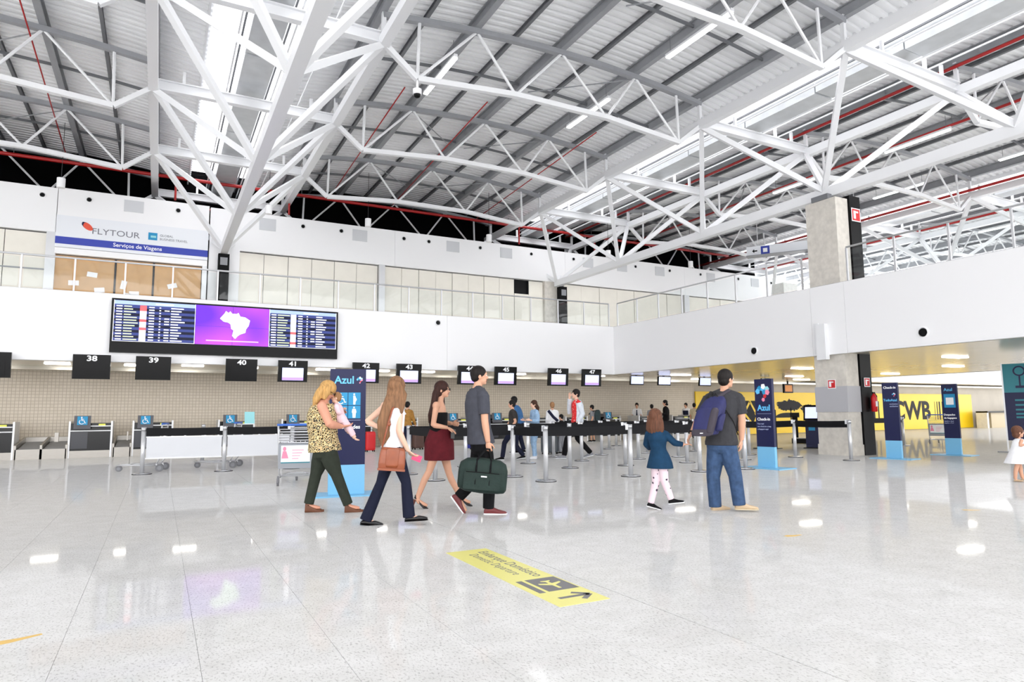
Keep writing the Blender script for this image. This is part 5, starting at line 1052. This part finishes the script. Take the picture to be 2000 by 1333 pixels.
MB().obx(c-e2*.152-Z*.06, X*.22, e2*.012, Z*.10).build('front_pocket', 'green canvas', t); MB().obx(c-e2*.163+Z*.0+X*.02, X*.035, e2*.004, Z*.008).build('brand_patch', 'white print', t); MB().obx(c-e2*.165+Z*.045, X*.2, e2*.004, Z*.005).build('zip', 'matt black', t)
hh = J['wrR']-V(0, 0, .085)
for sx in (-1, 1): MB().path([c+X*(-.08)+Z*.19-e2*.10*(-sx), hh-X*.02+sx*e2*.02+V(0, 0, .0), hh+X*.02+sx*e2*.02, c+X*.09+Z*.19-e2*.10*(-sx)], .012, 6).build('carry_handle', 'black cloth', t, smooth=True)
MB().path([c-X*.08-e2*.155-Z*.1, c-X*.08-e2*.15+Z*.12, c-X*.08-e2*.1+Z*.19], .012, 6).build('webbing', 'black cloth', t); MB().path([c+X*.09-e2*.155-Z*.1, c+X*.09-e2*.15+Z*.12, c+X*.09-e2*.1+Z*.19], .012, 6).build('webbing', 'black cloth', t)
# ---- F: man with backpack, seen from behind
P, e1, e2 = frame_at(1420, 998); jp = jpf(P, e2)
PF = P
J = dict(head=jp(1418, 740), neck=jp(1413, 764), hip=jp(1409, 868), shL=jp(1386, 779, .04), shR=jp(1441, 778, -.02), elR=jp(1449, 818, -.03), wrR=jp(1448, 860, .02), elL=jp(1365, 818, .05), wrL=jp(1351, 847, .02),
         hipL=jp(1399, 880, .02), hipR=jp(1421, 880, -.02), knL=jp(1393, 932, .02), anL=jp(1397, 986, .02), knR=jp(1436, 930, -.02), anR=jp(1444, 983, -.04), toeL=nrm(e1*.75+e2*.6), toeR=nrm(e1*.95+e2*.15))
Fm = Person('man in a charcoal t-shirt and jeans with a blue backpack', P, J, D2R(78), D2R(45), 1.03, 'skin', .0065, e=(e1, e2), bulk=1.08)
Fm.body({'R': dict(d=-V(0, 0, 1)-e1*.1, palm=-e1*.8+e2*.3, curl=.4, side=-1), 'L': dict(d=-V(0, 0, 1)*.8-e1*.5, palm=-e2*.2+e1, curl=.6, side=1)}, armr=(.05, .043, .03)); Fm.face()
mb = MB(); Fm.hair_cap(mb, .0, 1.02); Fm.hair(mb, 'hair dark')
Fm.shirt('charcoal tee', hem=-.02, top=.985, sleeve=.8, o=.02, flare=.04, slr=(.078, .074), name='t_shirt')
Fm.trousers('blue jeans', (.105, .085, .078), waist=.1, end=-.03)
for q in 'LR': Fm.shoe(q, 'shoe', 'tan shoe', 'beige cloth')
MB().path([J['wrL']+V(0, 0, .03)+(e1*math.cos(a)+e2*math.sin(a))*.034 for a in np.linspace(0, 6.28, 12, False)], .012, 6, closed=True).build('wristwatch', 'black', Fm.root, smooth=True)
mat('backpack blue', (30, 33, 84), .7, noise=(8, .15), bump=(18, .4)); mat('backpack grey', (56, 50, 60), .75, noise=(8, .1)); mat('strap black', (12, 12, 15), .7)
t = thing('backpack', 'blue and grey backpack on the back of the man in jeans', 'bag', P, 0)
c = jp(1387, 812, -.27); X = nrm(e1*.93+e2*-.28); Y = nrm(np.cross(V(0, 0, 1), X)); Z = nrm(V(0, 0, 1)+e1*.22+Y*.12)
secs = [(c+Z*z+X*dx-Y*dy, X*w, Y*d) for z, w, d, dx, dy in ((-.255, .10, .06, 0, .0), (-.24, .145, .10, 0, 0), (-.12, .165, .125, 0, .0), (0, .165, .13, 0, 0), (.12, .155, .12, .01, -.01), (.2, .125, .095, .015, -.03), (.25, .08, .05, .02, -.05))]
mb = MB(); mb.loft(secs, 24, pw=3); remesh(mb, 'bag_body', 'backpack blue', t, .009, 3)
mb = MB(); mb.loft([(c+Z*z-Y*.12-X*.02, X*w, Y*.055) for z, w in ((-.225, .09), (-.205, .12), (-.05, .13), (.06, .12), (.10, .085))], 20, pw=3); remesh(mb, 'front_pocket', 'backpack blue', t, .009, 2)
mb = MB(); mb.loft([(c+Z*z-Y*.128+X*.085, X*w, Y*.055) for z, w in ((-.225, .03), (-.20, .045), (-.05, .05), (.06, .045), (.10, .02))], 16, pw=3); remesh(mb, 'side_panel', 'backpack grey', t, .009, 2)
mb = MB(); mb.loft([(c+Z*z-Y*.12-X*.01, X*w, Y*.06) for z, w in ((-.265, .09), (-.25, .13), (-.19, .14), (-.175, .12))], 18, pw=3); remesh(mb, 'lower_pocket', 'backpack grey', t, .009, 2)
mb = MB(); mb.loft([(c+Z*z+X*.155-Y*.02, X*.035, Y*w) for z, w in ((-.2, .05), (-.17, .08), (-.02, .085), (.02, .05))], 14, pw=3); mb.build('side_pocket', 'backpack blue', t, smooth=True)
MB().obx(c-Y*.185-Z*.225, X*.018, Y*.004, Z*.006).build('logo_tab', 'white print', t)
MB().path([c+Z*.22+X*.03, J['neck']+V(0, 0, -.05)-e2*.12-e1*.02, J['neck']+V(0, 0, .0)+e1*.06-e2*.07, J['neck']+e1*.09+e2*.04-V(0, 0, .03)], [.03, .028, .026, .024], 8).build('shoulder_strap', 'backpack grey', t, smooth=True)
MB().path([c+Z*.22-X*.06, J['shL']+V(0, 0, .07)-e2*.08+e1*.02, J['shL']+V(0, 0, .075)+e1*.02+e2*.04, J['shL']+V(0, 0, -.08)+e2*.12], .026, 8).build('shoulder_strap', 'strap black', t, smooth=True)
MB().path([c+Z*.12+X*.12+Y*.06, jp(1432, 822, -.14), jp(1450, 862, .0)+V(0, 0, .08)-e1*.05], .008, 6).build('loose_strap', 'strap black', t)
MB().path([c+Z*.24-X*.03, c+Z*.29+X*.01, c+Z*.24+X*.05], .01, 6).build('grab_loop', 'strap black', t)
# ---- E: girl holding the man's hand
P, e1, e2 = frame_at(1290, 997); jp = jpf(P, e2)
J = dict(head=jp(1281, 816), neck=jp(1282, 838), hip=jp(1287, 890), shL=jp(1267, 848, .03), shR=jp(1299, 848, -.03), elR=jp(1318, 866, -.02), wrR=jp(1336, 869, .0), elL=jp(1262, 868, .12), wrL=jp(1270, 878, .2),
         hipL=jp(1281, 900, .02), hipR=jp(1293, 900, -.02), knL=jp(1281, 942, .02), anL=jp(1271, 983, .02), knR=jp(1298, 941, -.02), anR=jp(1311, 976, -.02), toeL=nrm(e1*.85+e2*.3-V(0, 0, .25)), toeR=nrm(e1*.95+e2*.2+V(0, 0, .1)))
G = Person('girl in a blue dress and dotted white leggings holding the man\'s hand', P, J, D2R(62), D2R(55), .70, 'skin', .0055, e=(e1, e2))
G.hk = .9
G.body({'R': dict(d=e1+V(0, 0, .1), palm=V(0, 0, -1), curl=.5, side=1)}, armr=(.052, .046, .036), legr=(.078, .055, .042), calf=.05); G.face()
mb = MB(); G.hair_cap(mb, .05, 1.1); H_ = J['head']
for i in range(7):
    a = D2R(235-180+55)+0; u = -1+2*i/6; o = -G.Fh*.06*math.cos(u*1.2)+G.Sh*.075*u
    mb.path([H_+o*.7+V(0, 0, .02), H_+o*1.1-V(0, 0, .07), H_+o*1.25-V(0, 0, .15), H_+o*1.35-V(0, 0, .215-.02*abs(u))], [.045, .045, .042, .022], 9)
G.hair(mb, 'hair child')
mb = MB(); mb.loft([(jp(x, y, 0), G.S*w, G.F*d) for x, y, w, d in ((1282, 836, .06, .06), (1283, 843, .125, .105), (1284, 858, .128, .115), (1285, 873, .106, .098), (1286, 878, .103, .095), (1288, 890, .135, .115), (1289, 904, .165, .135), (1289, 915, .18, .15))], 20)
for q in 'LR': G.limb(mb, [J['sh'+q], J['el'+q], J['el'+q]*.12+J['wr'+q]*.88], [.05, .043, .032]); 
mb.ell(J['shL'], V(.05, 0, 0), V(0, .05, 0), V(0, 0, .045)); mb.ell(J['shR'], V(.05, 0, 0), V(0, .05, 0), V(0, 0, .045))
remesh(mb, 'dress', 'teal dress', G.root, .008, 3)
G.trousers('dotted leggings', (.1, .075, .06), o=.01, end=0, name='leggings')
for q in 'LR': G.shoe(q, 'hightop', 'black cloth', 'white print', 1.05)
# ---- small child at the right edge
P, e1, e2 = frame_at(1987, 941); jp = jpf(P, e2)
J = dict(head=jp(1988, 844), neck=jp(1990, 857), hip=jp(1989, 890), elL=jp(1995, 876, .1), wrL=jp(2004, 880, .1), elR=jp(1992, 872, -.1), wrR=jp(2003, 868, -.1), knL=jp(1993, 915, .05), anL=jp(1997, 934, .05), knR=jp(1985, 915, -.05), anR=jp(1983, 936, -.05), toeL=e1, toeR=e1)
Kc = Person('toddler in a white dress at the right picture edge', P, J, D2R(30), D2R(30), .5, 'skin', .006, e=(e1, e2)); Kc.hk = .85
Kc.body({}, legr=(.085, .07, .05), calf=.065); Kc.face(); mb = MB(); Kc.hair_cap(mb, .03, 1.06); Kc.hair(mb, 'hair child')
mb = MB(); mb.loft([(jp(x, y, 0), e1*w, e2*d) for x, y, w, d in ((1990, 857, .05, .045), (1990, 861, .09, .07), (1989, 875, .11, .09), (1988, 890, .15, .12), (1987, 906, .2, .17))], 18); remesh(mb, 'dress', 'white top', Kc.root, .01, 2)
for q in 'LR': Kc.shoe(q, 'flat', 'tan shoe', 'tan shoe')
# ---- travellers in the queue and staff
def walker(label, P0, hgt, th, stride=0., shirt='light grey', pants='dark jeans', hair='hair dark', skin='skin', long=0, sleeve=.6, shoes='black cloth', hth=None, lean=0., armpose=None, shorts=False, vox=.012, group='queueing travellers'):
    P, e1, e2 = frame_at(0, 0, P0); k = hgt/1.76; th = D2R(th); F = e1*math.cos(th)+e2*math.sin(th); S = np.cross(V(0, 0, 1), F); z = V(0, 0, 1)
    hip = z*.93*k-F*lean*.1; neck = z*1.47*k+F*lean*.9; head = z*1.64*k+F*(lean*1.1+.02)
    J = dict(hip=hip, neck=neck, head=head); st = stride*k
    J['knL'] = z*.5*k+F*(st*.35+.03)+S*.09*k; J['anL'] = z*.09*k+F*st*.5+S*.09*k; J['knR'] = z*.5*k+F*(-st*.1+.03)-S*.09*k; J['anR'] = z*(.09*k+.05*abs(st))-F*st*.5-S*.09*k
    J['toeL'] = F; J['toeR'] = F-z*.25*abs(st)
    for q, sg in (('L', 1), ('R', -1)):
        sh = neck-z*.065*k+S*sg*.16*k; ap = (armpose or {}).get(q, (0.08*sg*-1*(1 if stride else 0), .15))
        if ap == 'up': J['el'+q] = sh-z*.24*k+F*.12*k+S*sg*.05; J['wr'+q] = head+F*.16*k-z*.08*k+S*sg*.02
        elif ap == 'front': J['el'+q] = sh-z*.27*k+S*sg*.05; J['wr'+q] = J['el'+q]+F*.24*k+z*.02
        else: J['el'+q] = sh-z*.28*k+F*ap[0]*k+S*sg*.04; J['wr'+q] = J['el'+q]-z*.23*k+F*ap[1]*k
    p = Person(label, P0, J, th, th if hth is None else D2R(hth), k, skin, vox, e=(e1, e2), group=group)
    p.body({}); p.face(); mb = MB(); p.hair_cap(mb, .03 if long else 0., 1.05)
    if long:
        for u in (-1, -.33, .33, 1): mb.path([head-p.Fh*.05+p.Sh*u*.04, head-p.Fh*.1+p.Sh*u*.06-z*.1, head-p.Fh*.1+p.Sh*u*.05-z*long], [.04, .045, .02], 8)
    p.hair(mb, hair)
    p.shirt(shirt, hem=-.05, top=.98, sleeve=sleeve, o=.018, slr=(.07, .062))
    p.trousers(pants, (.1, .076, .066), waist=.12, length=.15 if shorts else 1., name='shorts' if shorts else 'trousers')
    for q in 'LR': p.shoe(q, 'sneaker', shoes, 'white print')
    return p
def flo(x, y): q = at(x, y, 2, 0); return V(q[0], q[1], 0)
def onY(x, Y): q = at(x, 800, 1, Y); return V(q[0], Y, 0)
h1 = walker('boy in a dark grey t-shirt walking left in the queue', flo(1002, 899), 1.62, 180, .62, 'charcoal brown', 'navy denim', 'hair dark', sleeve=.7)
h2 = walker('man in a blue shirt bending over the belt behind the grey shirted boy', flo(1016, 886), 1.80, 170, .2, 'blue shirt', 'dark jeans', 'hair black', lean=.16, sleeve=1.6)
h3 = walker('girl in a pale denim jacket and light jeans in the queue', flo(1045, 897), 1.62, 205, .1, 'pale denim', 'pale denim', 'hair brown', 'skin fair', long=.28, sleeve=1.8, armpose={'L': 'front', 'R': 'front'}, shoes='white top')
h4 = walker('light haired person in white with a navy sash in the queue', flo(1080, 883), 1.62, 100, .1, 'white top', 'light grey', 'hair light', sleeve=1.5)
MB().path([h4.J['shL']+V(0, 0, .04)-h4.F*.06, h4.J['neck']-V(0, 0, .22)-h4.F*.15, h4.J['hip']-h4.S*.15-h4.F*.1+V(0, 0, .15)], .05, 8).build('sash', 'navy cloth', h4.root, smooth=True)
h5 = walker('dark haired child in dark clothes behind the front belt', flo(1098, 887), 1.22, 160, .1, 'black cloth', 'light grey', 'hair black', sleeve=1.6)
h6 = walker('young man in a red printed shirt and white jacket touching his mouth', flo(1128, 896), 1.92, 200, .78, 'red printed tee', 'black cloth', 'hair dark', 'skin fair', sleeve=.3, armpose={'R': 'up'}, shoes='light grey')
def jacket(p, mt):
    mb = MB(); k = p.k
    for t in np.linspace(-.15, .97, 15):
        c, a, b = p.tring(max(t, -.1), .034*k); c = c+(p.J['neck']-p.J['hip'])*min(0, t+.1)
        for sg in (1, -1):
            pts = [c+a*math.cos(u)*sg-b*math.sin(u)*1. for u in np.linspace(-1.45, .5, 12)]
            for q in pts: mb.ell(q, V(.02, 0, 0), V(0, .02, 0), V(0, 0, .036), 6, 4)
    for q in 'LR': p.limb(mb, [p.J['sh'+q], p.J['el'+q], p.J['el'+q]*.12+p.J['wr'+q]*.88], [.084*k, .07*k, .056*k])
    remesh(mb, 'jacket', mt, p.root, .013, 4)
jacket(h6, 'white jacket')
h7 = walker('boy with a dark backpack standing at the counter under monitor 47', flo(1158, 864), 1.60, 165, .1, 'light grey', 'shorts grey', 'hair black', sleeve=.7, shorts=True)
t = thing('backpack', 'dark teal backpack on the boy standing under monitor 47', 'bag', h7.P0, 0); mat('dark teal', (34, 52, 56), .7, noise=(8, .15)); c = h7.J['neck']*.62+h7.J['hip']*.38-h7.F*.24; mb = MB(); mb.loft([(c+V(0, 0, z), h7.S*w, h7.F*d) for z, w, d in ((-.26, .1, .06), (-.23, .15, .11), (0, .165, .13), (.16, .15, .11), (.24, .08, .06))], 18, pw=3); remesh(mb, 'bag_body', 'dark teal', t, .012, 3)
for sg in (1, -1): MB().path([c+h7.S*sg*.09+V(0, 0, .2), h7.J['neck']+h7.S*sg*.09+V(0, 0, -.01), h7.J['neck']+h7.S*sg*.1+h7.F*.13-V(0, 0, .15)], .025, 6).build('shoulder_strap', 'strap black', t)
h8 = walker('woman in a tan wrap behind the long haired woman', flo(795, 884), 1.68, 60, .1, 'tan wrap', 'dark jeans', 'hair dark', sleeve=1.7)
s1 = walker('clerk in a white shirt and dark tie behind the check-in desk', onY(1244, 25.5), 1.72, -95, 0, 'white top', 'black cloth', 'hair dark', sleeve=1.8, armpose={'L': 'front', 'R': 'front'}, group='check-in clerks')
MB().loft([(s1.J['neck']-V(0, 0, z)*1+s1.F*.135, s1.S*w, s1.F*.01) for z, w in ((.06, .03), (.12, .02), (.4, .045), (.45, .01))], 8).build('tie', 'navy cloth', s1.root)
s2 = walker('clerk in white with a navy vest behind the desk near the yellow wall', onY(1340, 25.5), 1.72, -120, 0, 'white top', 'navy cloth', 'hair dark', sleeve=1.8, group='check-in clerks')
mb = MB(); mb.loft([s2.tring(t_, .032) for t_ in np.linspace(0, .82, 9)], 18); remesh(mb, 'vest', 'navy cloth', s2.root, .012, 2)
q1 = walker('customer in a light grey shirt with back turned at the clerk\'s desk', onY(1273, 23.7), 1.62, 85, 0, 'light grey', 'dark jeans', 'hair black', sleeve=.7)
q2 = walker('tall woman in black holding a white paper near the check-in desk', onY(1300, 22.9), 1.80, 190, 0, 'black cloth', 'black cloth', 'hair black', sleeve=1.8, armpose={'L': 'front', 'R': 'front'}, long=.12)
t = thing('paper_sheet', 'white paper held by the tall woman in black', 'paper', q2.P0, 0); c = (q2.J['wrL']+q2.J['wrR'])/2+q2.F*.12; n_ = nrm(q2.F*.5-V(0, 0, 1)*.5); a_ = q2.S; b_ = np.cross(n_, a_); MB().obx(c, a_*.2, n_*.002, b_*.17).build('sheet', 'white print', t); MB().obx(c+a_*.16+b_*.1, a_*.05, n_*.004, b_*.1).build('folded_corner', 'white print', t)
q3 = walker('customer in a beige shirt at the desk beside the backpack man', onY(1356, 23.7), 1.68, 80, 0, 'beige cloth', 'dark jeans', 'hair black', sleeve=.7)

bpy.data.scenes.remove(TSC)
